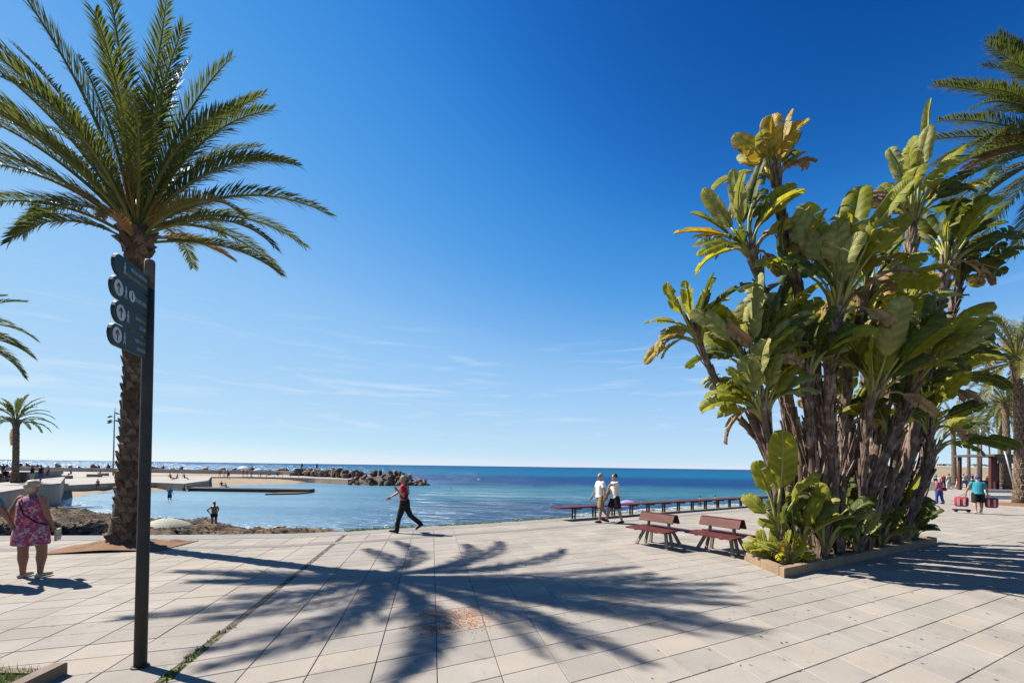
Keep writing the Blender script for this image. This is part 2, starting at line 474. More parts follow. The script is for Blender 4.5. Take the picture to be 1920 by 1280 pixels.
# weeds along the seaward edge
random.seed(5)
q = MB()
el = smooth_line(edge[5:10], 40)
for p in el:
    for _ in range(9):
        if noise.noise(p * 1.3) < -0.12 and random.random() < .8: continue
        w = p + Vector((rnd(-.1, .1), rnd(-.12, .05), 0)); h = rnd(.02, .10); a_ = rnd(0, 6.28); s = rnd(.008, .02)
        q.add([w + Vector((math.cos(a_) * s, math.sin(a_) * s, 0)), w - Vector((math.cos(a_) * s, math.sin(a_) * s, 0)), w + Vector((rnd(-.06, .06), rnd(-.06, .06), h))], [(0, 1, 2)])
        q.ball(w, (rnd(.02, .05), rnd(.02, .05), rnd(.008, .02)), 5, 3)
tag(q.build('edge_weeds', 'grass'), 'low green weeds growing along the plaza edge above the water', 'weeds', kind='stuff')

# ------------------------------------------------------------------ sea
m = bpy.data.materials.new('sea_water'); m.use_nodes = True
nt = m.node_tree; N = nt.nodes; L = nt.links; b = N['Principled BSDF']
geo = N.new('ShaderNodeNewGeometry')
def mapped(scale, rz=0.0):
    mp_ = N.new('ShaderNodeMapping'); mp_.inputs['Scale'].default_value = scale; mp_.inputs['Rotation'].default_value = (0, 0, rz)
    L.new(geo.outputs['Position'], mp_.inputs[0]); return mp_.outputs[0]
def noz(vec, sc, det=4, ro=0.55):
    n = N.new('ShaderNodeTexNoise'); n.inputs['Scale'].default_value = sc; n.inputs['Detail'].default_value = det; n.inputs['Roughness'].default_value = ro
    L.new(vec, n.inputs['Vector']); return n.outputs['Fac']
def mth(op, x, y):
    n = N.new('ShaderNodeMath'); n.operation = op
    for k, t in enumerate((x, y)):
        if isinstance(t, (int, float)): n.inputs[k].default_value = t
        else: L.new(t, n.inputs[k])
    return n.outputs[0]
def mrange(x, a, b_, lo, hi):
    n = N.new('ShaderNodeMapRange'); n.interpolation_type = 'SMOOTHSTEP'
    n.inputs[1].default_value = a; n.inputs[2].default_value = b_; n.inputs[3].default_value = lo; n.inputs[4].default_value = hi
    L.new(x, n.inputs[0]); return n.outputs[0]
sp_ = N.new('ShaderNodeSeparateXYZ'); L.new(geo.outputs['Position'], sp_.inputs[0])
# open sea is rougher than the bay behind the breakwater
line = mth('ADD', mth('MULTIPLY', sp_.outputs['X'], 1.0), mth('MULTIPLY', sp_.outputs['Y'], 0.18))
openm = mrange(line, -22.0, 12.0, 0.0, 1.0)
outer = mrange(sp_.outputs['Y'], 100.0, 130.0, 0.0, 1.0)
openm = mth('MAXIMUM', openm, outer)
lg = mth('LOGARITHM', mth('MAXIMUM', sp_.outputs['Y'], 1.0), 2.0)
warp = mth('MULTIPLY', mth('SUBTRACT', noz(mapped((0.016, 0.05, 1)), 1.0, 6, 0.65), 0.5), 1.1)
lv = mrange(mth('ADD', lg, warp), 4.0, 12.0, 0.0, 1.0)
lv.node.interpolation_type = 'LINEAR'
rp = N.new('ShaderNodeValToRGB'); e = rp.color_ramp.elements       # weed beds and sandy shallows, by distance from the shore
e[0].position, e[0].color = 0.08, (0.006, 0.046, 0.105, 1)
e[1].position, e[1].color = 1.0, (0.006, 0.055, 0.130, 1)
for pos_, c_ in ((0.20, (0.005, 0.042, 0.100)), (0.245, (0.030, 0.115, 0.165)), (0.31, (0.018, 0.095, 0.150)), (0.35, (0.002, 0.036, 0.115)), (0.43, (0.002, 0.038, 0.120)), (0.49, (0.002, 0.080, 0.165)), (0.62, (0.002, 0.072, 0.155)), (0.80, (0.006, 0.055, 0.130))):
    x_ = e.new(pos_); x_.color = (*c_, 1)
L.new(lv, rp.inputs[0])
bay = N.new('ShaderNodeValToRGB'); e = bay.color_ramp.elements
e[0].position, e[0].color = 0.38, (0.050, 0.130, 0.190, 1)
e[1].position, e[1].color = 0.62, (0.095, 0.195, 0.245, 1)
L.new(noz(mapped((0.03, 0.11, 1)), 1.0, 5, 0.6), bay.inputs[0])
mx = N.new('ShaderNodeMixRGB'); L.new(openm, mx.inputs[0]); L.new(bay.outputs[0], mx.inputs[1]); L.new(rp.outputs[0], mx.inputs[2])
L.new(mx.outputs[0], b.inputs['Base Color'])
b.inputs['Roughness'].default_value = 0.12
b.inputs['IOR'].default_value = 1.33; pass
w1 = noz(mapped((0.55, 1.6, 1), 0.25), 1.0, 6, 0.62)
w2 = noz(mapped((0.10, 0.30, 1), -0.1), 1.0, 4, 0.6)
hgt = mth('ADD', mth('ADD', mth('MULTIPLY', w1, 0.75), mth('MULTIPLY', w2, 2.6)), mth('MULTIPLY', noz(mapped((0.018, 0.075, 1), 0.12), 1.0, 4, 0.6), 7.0))
bp = N.new('ShaderNodeBump'); bp.inputs['Distance'].default_value = 1.0
L.new(hgt, bp.inputs['Height'])
L.new(mth('ADD', mth('MULTIPLY', openm, 0.65), 0.25), bp.inputs['Strength'])
dif = N.new('ShaderNodeBsdfDiffuse'); gl = N.new('ShaderNodeBsdfGlossy'); gl.inputs['Roughness'].default_value = 0.24
L.new(mx.outputs[0], dif.inputs['Color']); L.new(bp.outputs[0], dif.inputs['Normal']); L.new(bp.outputs[0], gl.inputs['Normal'])
ms_ = N.new('ShaderNodeMixShader'); L.new(mrange(openm, 0.0, 1.0, 0.40, 0.11), ms_.inputs[0])
L.new(dif.outputs[0], ms_.inputs[1]); L.new(gl.outputs[0], ms_.inputs[2]); L.new(ms_.outputs[0], N['Material Output'].inputs['Surface'])
MATS['sea_water'] = m
q = MB(); q.add([(-30000, 8, ZW), (30000, 8, ZW), (30000, 40000, ZW), (-30000, 40000, ZW)], [(0, 1, 2, 3)])
tag(q.build('sea', 'sea_water'), 'blue Mediterranean sea and sheltered bay with small ripples', kind='structure')

# ------------------------------------------------------------------ beach as height over the shoreline
shore_px = ((800, 1004), (720, 1001), (620, 999), (560, 997), (480, 993), (400, 984), (330, 981), (260, 976), (202, 965), (150, 955), (117, 947), (111, 940),
            (140, 932), (175, 925), (212, 921), (290, 920), (345, 917), (400, 911.5), (455, 908.5), (555, 907), (600, 905))
shore = [G(u, v, ZW) for u, v in shore_px]
WATER = shore + [Vector((-20, 110, 0)), Vector((-20, 400, 0)), Vector((300, 400, 0)), Vector((300, 20, 0)), Vector((3, 20, 0))]
SH = np.array([(p.x, p.y) for p in shore])
def shore_dist(x, y):
    p = np.array((x, y)); a = SH[:-1]; b_ = SH[1:]; ab = b_ - a
    t = np.clip(((p - a) * ab).sum(1) / (ab * ab).sum(1), 0, 1)
    return float(np.sqrt((((a + ab * t[:, None]) - p) ** 2).sum(1).min()))
def beach_z(x, y):
    d = shore_dist(x, y)
    if y > 94 and x > -46: return ZW - 1.2
    if inside((x, y), WATER): return ZW - 0.02 - min(0.10 * d, 1.5)
    far_ = min(1.0, max(0.0, (y - 40) / 8)) * min(1.0, max(0.0, (-x - 30) / 4)) * min(1.0, max(0.0, (80 - y) / 10))
    return ZW + min(0.075 * d, 0.35 + 0.028 * d, 1.35) * (1 - far_) + far_ * min(0.13 * d, 0.75) + 0.05 * noise.noise(Vector((x * .5, y * .5, 0)))
def height_grid(x0, x1, y0, y1, nx, ny, fz):
    q = MB()
    V = []
    for j in range(ny + 1):
        for i in range(nx + 1):
            x = x0 + (x1 - x0) * i / nx; y = y0 + (y1 - y0) * j / ny
            V.append((x, y, fz(x, y)))
    Fc = [(j * (nx + 1) + i, j * (nx + 1) + i + 1, (j + 1) * (nx + 1) + i + 1, (j + 1) * (nx + 1) + i) for j in range(ny) for i in range(nx)]
    return q.add(V, Fc)
bo = height_grid(-82, -2, 11.5, 112, 100, 120, beach_z).build('beach', 'sand', smooth=True)
tag(bo, 'pale sand beach around the bay', kind='structure')
def weed_z(x, y):
    if inside((x, y), WATER): return ZW - 0.5
    d = shore_dist(x, y)
    n = noise.noise(Vector((x * 0.22 + 3, y * 0.8, 1.0))) + 0.6 * noise.noise(Vector((x * .9, y * 1.8, 4)))
    amount = 0.50 if (y < 34 and d > 0.8) else -0.25
    if y > 38: amount = -0.5
    return beach_z(x, y) + max(-0.15, min(0.6, 0.5 * (n + amount - .15) * min(1, d / 1.5))) + 0.16 * abs(noise.noise(Vector((x * 1.6, y * 3.0, 0)))) + 0.09 * noise.noise(Vector((x * 4.5, y * 6, 3)))
wo = height_grid(-52, -5.5, 20, 40, 260, 150, weed_z).build('seaweed', 'seaweed', smooth=True)
tag(wo, 'dark brown heaps of washed up seaweed on the near beach', 'seaweed', kind='stuff')
# loose strands over the heaps
random.seed(41); q = MB()
for _ in range(14000):
    x, y = rnd(-50, -6), rnd(21, 36)
    z = weed_z(x, y) if abs(x) < 1.3 * y else -9
    if z < beach_z(x, y) + .01: continue
    s_ = rnd(.05, .22); a_ = rnd(0, 6.28); c = Vector((x, y, z)); e1 = Vector((math.cos(a_) * s_, math.sin(a_) * s_ * .4, rnd(-.02, .10))); e2 = Vector((-math.sin(a_) * .04, math.cos(a_) * .04, rnd(.01, .07)))
    q.add([c - e1, c + e2, c + e1], [(0, 1, 2)])
mat('seaweed_strand', (0.035, 0.022, 0.013), (0.13, 0.085, 0.05), scale=1.0, rough=1.0, world_co=True)
tag(q.build('seaweed', 'seaweed_strand'), 'loose dark strands of dried seaweed on the near beach', 'seaweed', kind='stuff')
# foam where the ripples run out
random.seed(8)
q = MB(); sl = smooth_line(shore[2:15], 40)
for i in range(len(sl) - 1):
    p = sl[i]; t = (sl[i + 1] - sl[i]); 
    if t.length < 1e-5: continue
    t.normalize(); nrm = Vector((t.y, -t.x, 0))
    if not inside(p + nrm * .5, WATER): nrm = -nrm
    for _ in range(3):
        if noise.noise(p * .35) < -.05 and random.random() < .7: continue
        c = p + nrm * (0.15 + abs(random.gauss(0, 1)) * 0.9) + t * rnd(-.3, .3)
        l, w = rnd(.1, .45), rnd(.015, .06)
        q.add([c + t * l + Vector((0, 0, .006)), c + nrm * w + Vector((0, 0, .014)), c - t * l + Vector((0, 0, .006)), c - nrm * w + Vector((0, 0, .006))], [(0, 1, 2, 3)])
tag(q.build('foam', 'foam'), 'thin white foam of the ripples along the sandy shore', 'foam', kind='stuff')
# narrow beach below the plaza on the right
rs = [G(u, v, ZW) for u, v in ((1090, 969), (1180, 962), (1260, 955.5), (1330, 950.5), (1400, 947), (1480, 942), (1600, 935))]
q = MB(); n = len(rs)
V = [(p.x, p.y, ZW - .15) for p in offset_line(rs, -1.5)] + [(p.x, p.y, ZW) for p in rs] + [(p.x, p.y, -1.5) for p in offset_line(rs, 14)]
Fc = [(k * n + i, k * n + i + 1, (k + 1) * n + i + 1, (k + 1) * n + i) for k in range(2) for i in range(n - 1)]
q.add(V, [tuple(reversed(f)) for f in Fc])
tag(q.build('beach', 'sand'), 'strip of sand below the long seafront bench', kind='structure')
q = MB()
for p in smooth_line(rs, 30):
    for _ in range(2):
        c = p + Vector((rnd(-.5, .3), rnd(.1, 2.2), 0.0)); l, w = rnd(.2, .9), rnd(.03, .14)
        q.add([c + Vector((l, l * .5, .02)), c + Vector((-w, w, .03)), c + Vector((-l, -l * .5, .02)), c + Vector((w, -w, .02))], [(0, 1, 2, 3)])
tag(q.build('foam', 'foam'), 'white surf breaking on the sand strip behind the long bench', 'foam', kind='stuff')

# ------------------------------------------------------------------ left promenade, far quay, breakwater
ZP = -0.30
lp = [G(u, v, ZP) for u, v in ((0, 922), (45, 915), (74, 908), (113, 906), (122, 894), (60, 889), (-150, 889))]
poly = [Vector((-23.5, 10.9, 0))] + lp + [Vector((-150, 60, 0)), Vector((-90, 10.9, 0))]
q = MB(); q.prism(poly, -3.2, ZP - 0.2); prom = q.build('promenade', 'wall_face')
tag(prom, 'raised concrete promenade curving round the left of the bay', kind='structure')
q = MB(); q.prism(poly, ZP - 0.2, ZP); q.build('promenade_top', 'platform_top', prom)
ZQ = -1.25
fq = [G(u, v, ZQ) for u, v in ((60, 911), (112, 910), (160, 907.5), (215, 904.8), (290, 904.2), (345, 906.2), (390, 900.5), (396, 893.5), (440, 893.5), (515, 894), (590, 896), (652, 898.3))]
back = [Vector((-33, 101, 0)), Vector((-60, 121, 0)), Vector((-110, 127, 0)), Vector((-210, 134, 0))]
poly = fq + back + [Vector((-210, 80, 0)), Vector((-100, 60, 0))]
q = MB(); q.prism(poly, -3.2, ZQ - 0.12); quay = q.build('quay', 'wall_face')
tag(quay, 'low quay leading out to the breakwater', kind='structure')
q = MB(); q.prism(poly, ZQ - 0.12, ZQ); q.build('quay_top', 'platform_top', quay)
a, b_ = G(347, 906.2, ZQ), G(389, 900.6, ZQ)
for k in range(3):
    q = MB(); d = Vector((0.75, -0.65, 0)) * (0.5 * (k + 1)); q.prism([a, a + d, b_ + d, b_], -2.6, ZQ - .27 * (k + 1)); q.build('step', 'concrete', quay)
# breakwater wall
wl = [Vector((-52, 115.0, 0)), Vector((-64, 121, 0)), Vector((-110, 126, 0)), Vector((-210, 133, 0))]
q = MB()
for i in range(3):
    a, b_ = wl[i], wl[i + 1]; nrm = Vector((-(b_ - a).y, (b_ - a).x, 0)).normalized() * 0.9
    q.prism([a, b_, b_ - nrm, a - nrm], ZQ - .1, -0.15)
bw = empty('breakwater', (-52, 115, ZW)); tag(bw, 'breakwater of big tumbled brown rocks with a low wall', 'breakwater')
q.build('wall', 'wall_face', bw, off=bw.location)
random.seed(11)
rock_me = []
for k in range(9):
    q = MB(); q.ball((0, 0, 0), (1, 1, 1), 9, 6)
    sv = Vector((k * 7.1, 3, 1)); dirs = [Vector((rnd(-1, 1), rnd(-1, 1), rnd(-1, 1))).normalized() for _ in range(11)]
    nv = []
    for p in q.v:
        p = Vector(p); s = 1.0 + 0.22 * noise.noise(p * 1.5 + sv)
        p = p * s
        for d in dirs:
            h = p.dot(d)
            if h > 0.60: p -= d * (h - 0.60)
        nv.append(tuple(p))
    q.v = nv
    me = q.mesh('rock'); me.materials.append(MATS['rock' if k % 3 else 'rock_grey']); rock_me.append(me)
def rock(p, s):
    o = inst('rock', random.choice(rock_me), bw, Vector(p) - Vector(bw.location), (rnd(0, 6.28), rnd(0, 6.28), rnd(0, 6.28)), (s * rnd(.8, 1.3), s * rnd(.75, 1.1), s * rnd(.6, .9)))
# head
for k in range(120):
    a_ = rnd(0, 6.28); r_ = math.sqrt(random.random())
    x = -26.5 + 9.0 * r_ * math.cos(a_); y = 93.5 + 4.2 * r_ * math.sin(a_)
    xx = (x + 29.0) / 10
    top = max(0.15, (1 - r_ ** 2.2)) * (2.9 if x < -22 else 2.0) * (1 - 0.16 * max(0, xx) ** 2)
    rock((x, y, ZW + top * (rnd(.75, 1.0) if k % 2 else rnd(.2, .75))), rnd(.45, .95))
q = MB(); V = []; n_ = 18
for j, (f_, h_) in enumerate(((1.0, -.5), (.86, .5), (.62, 1.35), (.3, 1.9))):
    for i in range(n_):
        a_ = 2 * math.pi * i / n_; w_ = 1 + .12 * noise.noise(Vector((math.cos(a_) * 2, math.sin(a_) * 2, j)))
        V.append((-27.5 + 7.6 * f_ * w_ * math.cos(a_), 93.8 + 3.4 * f_ * w_ * math.sin(a_), ZW + h_ + .25 * noise.noise(Vector((i * 1.7, j * 2.3, 5)))))
q.add(V, [(j * n_ + i, j * n_ + (i + 1) % n_, (j + 1) * n_ + (i + 1) % n_, (j + 1) * n_ + i) for j in range(3) for i in range(n_)] + [tuple(range(3 * n_, 4 * n_))])
q.build('rubble_core', 'rock_grey', bw, off=bw.location)
for k in range(80):   # arm back to the wall
    t = random.random(); x = -34 - 24 * t + rnd(-2, 2); y = 97 + 21 * t + rnd(-1.5, 2.0)
    rock((x, y, -0.9 + 1.0 * random.random() * (1 - .3 * t)), rnd(.7, 1.35))
for k in range(100):  # row seaward of the wall
    t = random.random(); x = -56 - 150 * t; y = 121 + 6 * t + (7 * t) + rnd(0.6, 4.0)
    rock((x, y, rnd(-0.45, 0.30)), rnd(.5, 1.0))
# dark pier
q = MB(); pz = -1.88
pr = empty('pier', G(345, 921, ZW)); tag(pr, 'long low dark bathing pier reaching into the bay', 'pier')
a, b_ = G(342, 920.2, ZW), G(577, 923.8, ZW); back = Vector((-0.3, 3.0, 0))
n = 14
for k in range(n):
    s0, s1 = a.lerp(b_, k / n), a.lerp(b_, (k + 1) / n - 0.002)
    q = MB(); q.prism([s0, s1, s1 + back, s0 + back], pz - .14, pz); q.build('deck_panel', 'dark_wood', pr, off=pr.location)
q = MB(); q.prism([a + Vector((0, .05, 0)), b_ + Vector((-.05, .05, 0)), b_ + back * .98, a + back * .98], ZW - .6, pz - .14); q.build('pier_base', 'dark_wood', pr, off=pr.location)
c, d = G(497, 927.6, ZW), G(556, 926.4, ZW)
q = MB(); q.prism([c, d, d + Vector((.6, 3.4, 0)), c + Vector((0, 3.4, 0))], ZW - .4, ZW + .17); q.build('landing_step', 'dark_wood', pr, off=pr.location)

# dune far right
q = MB(); V = []; nx, ny = 40, 8
for j in range(ny + 1):
    for i in range(nx + 1):
        x = 172 + 260 * i / nx; y = 176 + 60 * j / ny
        s = math.sin(math.pi * min(1, j / ny * 1.0) * .5)
        V.append((x, y, -0.6 + s * (5.4 + 0.8 * noise.noise(Vector((x * .03, y * .03, 2))))))
q.add(V, [(j * (nx + 1) + i, j * (nx + 1) + i + 1, (j + 1) * (nx + 1) + i + 1, (j + 1) * (nx + 1) + i) for j in range(ny) for i in range(nx)])
tag(q.build('dune', 'dune', smooth=True), 'far sandy rise behind the promenade', kind='structure')
# ------------------------------------------------------------------ palms
mat('palm_trunk', (0.16, 0.105, 0.07), (0.07, 0.045, 0.03), scale=6, rough=1.0, bump=0.8, bscale=30)
mat('palm_boot', (0.34, 0.24, 0.165), (0.13, 0.085, 0.055), scale=9, rough=1.0, bump=0.8, bscale=40, c3=(0.17, 0.115, 0.075))
mat('frond', (0.060, 0.085, 0.018), (0.030, 0.050, 0.012), scale=1.5, rough=0.5, spec=0.3, transl=0.28, tcol=(0.13, 0.15, 0.02))
mat('frond_gold', (0.15, 0.135, 0.03), (0.085, 0.09, 0.02), scale=1.5, rough=0.42, spec=0.5, transl=0.35, tcol=(0.30, 0.24, 0.04))
mat('frond_dry', (0.34, 0.21, 0.09), (0.22, 0.12, 0.05), scale=2, rough=0.7, transl=0.25, tcol=(0.45, 0.25, 0.08))
mat('rachis', (0.20, 0.20, 0.055), (0.13, 0.13, 0.035), scale=3, rough=0.8, spec=.1)
mat('stalk', (0.42, 0.22, 0.06), (0.30, 0.15, 0.04), scale=4, rough=0.7)

def frond_mesh(name, L, e0, droop, az, rng, nleaf=64, lmax=0.52, matn='frond', curl=0.0, width=0.034, start=0.10, dead=0.0):
    """frond in world axes, from the origin"""
    n = 22; pts = []; tans = []
    p = Vector((0, 0, 0))
    for i in range(n + 1):
        t = i / n
        el = R(e0 - droop * (t ** 1.35)); a = R(az + curl * t * t)
        d = Vector((math.cos(a) * math.cos(el), math.sin(a) * math.cos(el), math.sin(el)))
        pts.append(p.copy()); tans.append(d); p = p + d * (L / n)
    q = MB()
    q.tube(pts, [0.045 * (1 - t / n) ** 0.8 * (L / 5) + 0.005 for t in range(n + 1)], 5)
    nr = len(q.f)
    for k in range(nleaf):
        t = start + (0.995 - start) * (k + rng.uniform(-.25, .25)) / (nleaf - 1); t = min(max(t, 0.03), 0.998)
        x = t * n; i = min(n - 1, int(x)); fr = x - i
        c = pts[i].lerp(pts[i + 1], fr); T = tans[i].lerp(tans[i + 1], fr).normalized()
        side = T.cross(Vector((0, 0, 1)))
        if side.length < .08: side = Vector((math.sin(R(az)), -math.cos(R(az)), 0))
        side.normalize(); up = side.cross(T).normalized()
        prof = min(1.0, 0.30 + 2.6 * (t - start)) * (1 - 0.62 * max(0, (t - .45) / .55) ** 1.6)
        ll = lmax * prof * rng.uniform(.85, 1.12)
        for s in (-1, 1):
            fwd = R(rng.uniform(36, 50) - 12 * t); lift = R(rng.uniform(8, 42))
            d = (T * math.cos(fwd) * 1.0 + (side * s * math.cos(lift) + up * math.sin(lift)) * math.sin(fwd)).normalized()
            tip = c + d * ll + Vector((0, 0, -0.16 * ll * rng.uniform(.5, 1.4)))
            mid = c + d * ll * .5
            wv = d.cross(up * math.cos(lift) - side * s * math.sin(lift))
            if wv.length < .05: wv = T.copy()
            wv = wv.normalized() * (width * .5 * rng.uniform(.8, 1.15))
            b = len(q.v)
            q.v += [tuple(c + wv * .5), tuple(c - wv * .5), tuple(mid + wv), tuple(mid - wv), tuple(tip)]
            q.f += [(b, b + 1, b + 3, b + 2), (b + 2, b + 3, b + 4)]
    me = q.mesh(name)
    me.materials.append(MATS['rachis' if matn != 'frond_dry' else 'frond_dry']); me.materials.append(MATS[matn])
    mi = [0] * nr + [1] * (len(me.polygons) - nr)
    me.polygons.foreach_set('material_index', mi[:len(me.polygons)])
    return me

def boot_mesh(sd=0):
    q = MB(); rj = random.Random(sd)
    # a cut leaf base: wide at the bottom, a blunt lip standing off the trunk, r = outwards +X, z up
    V = [(-.02, -.5, -.45), (-.02, .5, -.45), (.10, .42, -.1), (.10, -.42, -.1), (.30, .26, .42), (.30, -.26, .42), (.16, .24, .5), (.16, -.24, .5), (-.05, .35, .5), (-.05, -.35, .5)]
    if sd: V = [(x + rj.uniform(-.06, .09) * (z > -.3), y + rj.uniform(-.12, .12), z + rj.uniform(-.14, .14) * (z > -.3)) for x, y, z in V]
    q.add(V, [(0, 1, 2, 3), (3, 2, 4, 5), (5, 4, 6, 7), (7, 6, 8, 9), (1, 8, 6, 2), (2, 6, 4), (0, 3, 7, 9), (3, 5, 7)])
    me = q.mesh('leaf_base'); me.materials.append(MATS['palm_boot']); return me
BOOT = boot_mesh()
BOOTS = [boot_mesh(i) for i in range(1, 8)]
mat('palm_boot_dark', (0.13, 0.085, 0.055), (0.055, 0.035, 0.024), scale=9, rough=1.0, bump=0.8, bscale=40)
for b_ in BOOTS[4:]: b_.materials[0] = MATS['palm_boot_dark']

def palm(name, label, base, top, r0, r1, fronds, seed, boots='joined', group=None, rows=26, per=9, matn='frond', nleaf=56, lmax=.5, width=.034, flare=1.0, stalks=0):
    rng = random.Random(seed)
    root = empty(name, base); tag(root, label, 'palm tree', group)
    base = Vector(base); top = Vector(top); ax = top - base; H = ax.length
    n = 24; pts = []; rad = []
    for i in range(n + 1):
        t = i / n
        bow = Vector((math.sin(t * math.pi) * 0.02 * H * rng.uniform(.9, 1.1), 0, 0)) * .4
        pts.append(ax * t + bow)
        r = r0 + (r1 - r0) * min(1, t * 1.6) + flare * 0.55 * r0 * math.exp(-t * 16) + 0.75 * r1 * math.exp(-((t - .98) / .055) ** 2)
        rad.append(r * (1 + .05 * rng.uniform(-1, 1)))
    pts[0].z -= 0.15
    q = MB(); q.tube(pts, rad, 14); tr = q.build('trunk', 'palm_trunk', root, smooth=True)
    def at(t):
        x = min(max(t, 0), .9999) * n; i = int(x); f = x - i
        return pts[i].lerp(pts[i + 1], f), rad[i] * (1 - f) + rad[i + 1] * f
    jb = MB()
    for j in range(rows):
        t = (j + .5) / rows * 0.97 + .02
        for k in range(per):
            a = 2 * math.pi * (k + .5 * (j % 2) + rng.uniform(-.12, .12)) / per
            c, r = at(t + rng.uniform(-.004, .004))
            w = 2 * math.pi * r / per * rng.uniform(.95, 1.25); h = H / rows * rng.uniform(1.0, 1.35)
            dep = r * rng.uniform(.45, .75) * (1.6 if t > .9 else 1.0)
            p = c + Vector((math.cos(a), math.sin(a), 0)) * r * .93
            if boots == 'parts':
                if rng.random() < .06: continue
                o = inst('leaf_base', rng.choice(BOOTS), tr, p, (rng.uniform(-.28, .28), rng.uniform(-.15, .35), a), (dep * rng.uniform(.6, 1.5), w * rng.uniform(.8, 1.1), h * rng.uniform(.8, 1.1)))
            else:
                Mx = Matrix.Rotation(a, 3, 'Z')
                for v in BOOT.vertices: jb.v.append(tuple(Mx @ Vector((v.co.x * dep, v.co.y * w, v.co.z * h)) + p))
                b = len(jb.v) - len(BOOT.vertices)
                for pl in BOOT.polygons: jb.f.append(tuple(b + i for i in pl.vertices))
    if boots != 'parts':
        jb.build('leaf_bases', 'palm_boot', tr)['kind'] = 'stuff'
    for fr in fronds:
        az, e0, L, dr = fr[:4]; L *= .93; mt = fr[4] if len(fr) > 4 else matn
        me = frond_mesh('frond', L, e0, dr, az, rng, nleaf=nleaf, lmax=lmax * (L / 4.8) ** .4, matn=mt, curl=rng.uniform(-14, 14), width=width, start=.16 if mt != 'frond_dry' else .12)
        o = inst('frond', me, root, ax + Vector((math.cos(R(az)) * r1 * .45, math.sin(R(az)) * r1 * .45, rng.uniform(-.15, .1) - (0.25 if e0 < 35 else 0))))
    for k in range(stalks):
        q = MB(); a = rng.uniform(0, 6.28); el = rng.uniform(.5, 1.2)
        d = Vector((math.cos(a) * math.cos(el), math.sin(a) * math.cos(el), math.sin(el))); L = rng.uniform(.7, 1.3)
        q.tube([ax, ax + d * L * .6, ax + d * L + Vector((0, 0, -.1))], [.025, .018, .01], 5)
        for s in range(26):
            p0 = ax + d * L * rng.uniform(.6, 1.0); dd = (d + Vector((rng.uniform(-1, 1), rng.uniform(-1, 1), rng.uniform(-.9, .5))) * .75) * rng.uniform(.3, .6)
            q.tube([p0, p0 + dd * .6, p0 + dd + Vector((0, 0, -.12))], [.005, .004, .002], 3)
        q.build('fruit_stalk', 'stalk', root)
    return root

def random_fronds(seed, n, L, lo=-10, hi=85, matn=None, old=0.0):
    rng = random.Random(seed); res = []
    for k in range(n):
        t = (k + .5) / n
        e0 = hi - (hi - lo) * t ** 0.9 + rng.uniform(-6, 6)
        az = k * 137.5 + rng.uniform(-15, 15)
        dr = 35 + 45 * (1 - abs(e0 - 30) / 70) + rng.uniform(-10, 15)
        f = [az, e0, L * rng.uniform(.85, 1.08), dr]
        if matn: f.append(matn)
        res.append(f)
    return res

# the palm standing in the square of earth
pb = G(232, 1024)
pt = P(257, 428, pb.y)
MAIN = [
    # az (0 = right, 90 = away), start elevation, length, droop
    (8, 37, 4.75, 62), (-6, 46, 4.55, 66), (-10, 62, 4.7, 62), (12, 55, 4.2, 50), (-4, 22, 3.9, 72), (20, 18, 3.3, 60), (-18, 30, 3.7, 75, 'frond_gold'),
    (30, 74, 5.3, 34), (-35, 72, 4.5, 40), (10, 68, 4.6, 30), (60, 70, 4.8, 40), (-60, 66, 4.2, 54),
    (80, 84, 5.4, 16), (-90, 86, 5.3, 14), (180, 84, 5.5, 18), (120, 78, 5.3, 26), (-130, 76, 5.2, 30),
    (178, 66, 5.6, 26), (192, 60, 5.5, 34), (168, 54, 5.4, 38), (186, 46, 5.3, 34), (175, 38, 5.2, 42), (200, 50, 5.2, 46), (160, 58, 5.3, 36),
    (182, 40, 3.2, 104), (195, 28, 2.7, 92), (172, 30, 4.9, 44),
    (95, 50, 4.8, 60), (110, 38, 4.6, 64), (75, 36, 4.7, 66), (50, 42, 4.6, 60), (135, 45, 4.9, 55),
    (-95, 52, 4.0, 70), (-75, 40, 3.9, 72), (-115, 44, 4.1, 66), (-48, 44, 3.9, 70), (-140, 50, 4.6, 56), (-25, 54, 4.2, 62), (-155, 36, 4.4, 58),
    (15, 78, 5.3, 22), (165, 74, 5.5, 24), (-165, 64, 5.5, 30), (-30, 82, 5.2, 24), (172, 48, 5.5, 30),
    (40, 26, 2.0, 60, 'frond_dry'), (-70, 20, 1.8, 70, 'frond_dry'), (5, 48, 1.9, 55, 'frond_dry'),
]
palm('palm_tree', 'tall date palm in the earth patch behind the signpost', pb, pt, 0.205, 0.185, MAIN, 21, boots='parts', rows=36, per=8, nleaf=118, lmax=.68, width=.027, flare=1.6, stalks=7)
# its square of earth
mat('edging', (0.10, 0.075, 0.055), rough=0.9)
pit = [G(u, v) for u, v in ((70, 1040), (140, 1022.5), (372, 1013.5), (300, 1032.5))]
pr_ = empty('tree_pit', pit[0]); tag(pr_, 'patch of bare orange earth around the foot of the date palm', 'tree pit')
def quad_height(c, n, fz):
    V = []
    for j in range(n + 1):
        for i in range(n + 1):
            s, t = i / n, j / n
            p = c[0] * (1 - s) * (1 - t) + c[3] * s * (1 - t) + c[2] * s * t + c[1] * (1 - s) * t
            V.append((p.x, p.y, fz(p, s, t)))
    return V, [(j * (n + 1) + i, j * (n + 1) + i + 1, (j + 1) * (n + 1) + i + 1, (j + 1) * (n + 1) + i) for j in range(n) for i in range(n)]
V, Fc = quad_height(pit, 30, lambda p, s, t: .006 + .14 * math.exp(-((p - pb).length / .75) ** 2) + max(0, .09 * noise.noise(p * 2.6) + .03 * noise.noise(p * 9)) * min(1, 8 * min(s, 1 - s, t, 1 - t)))
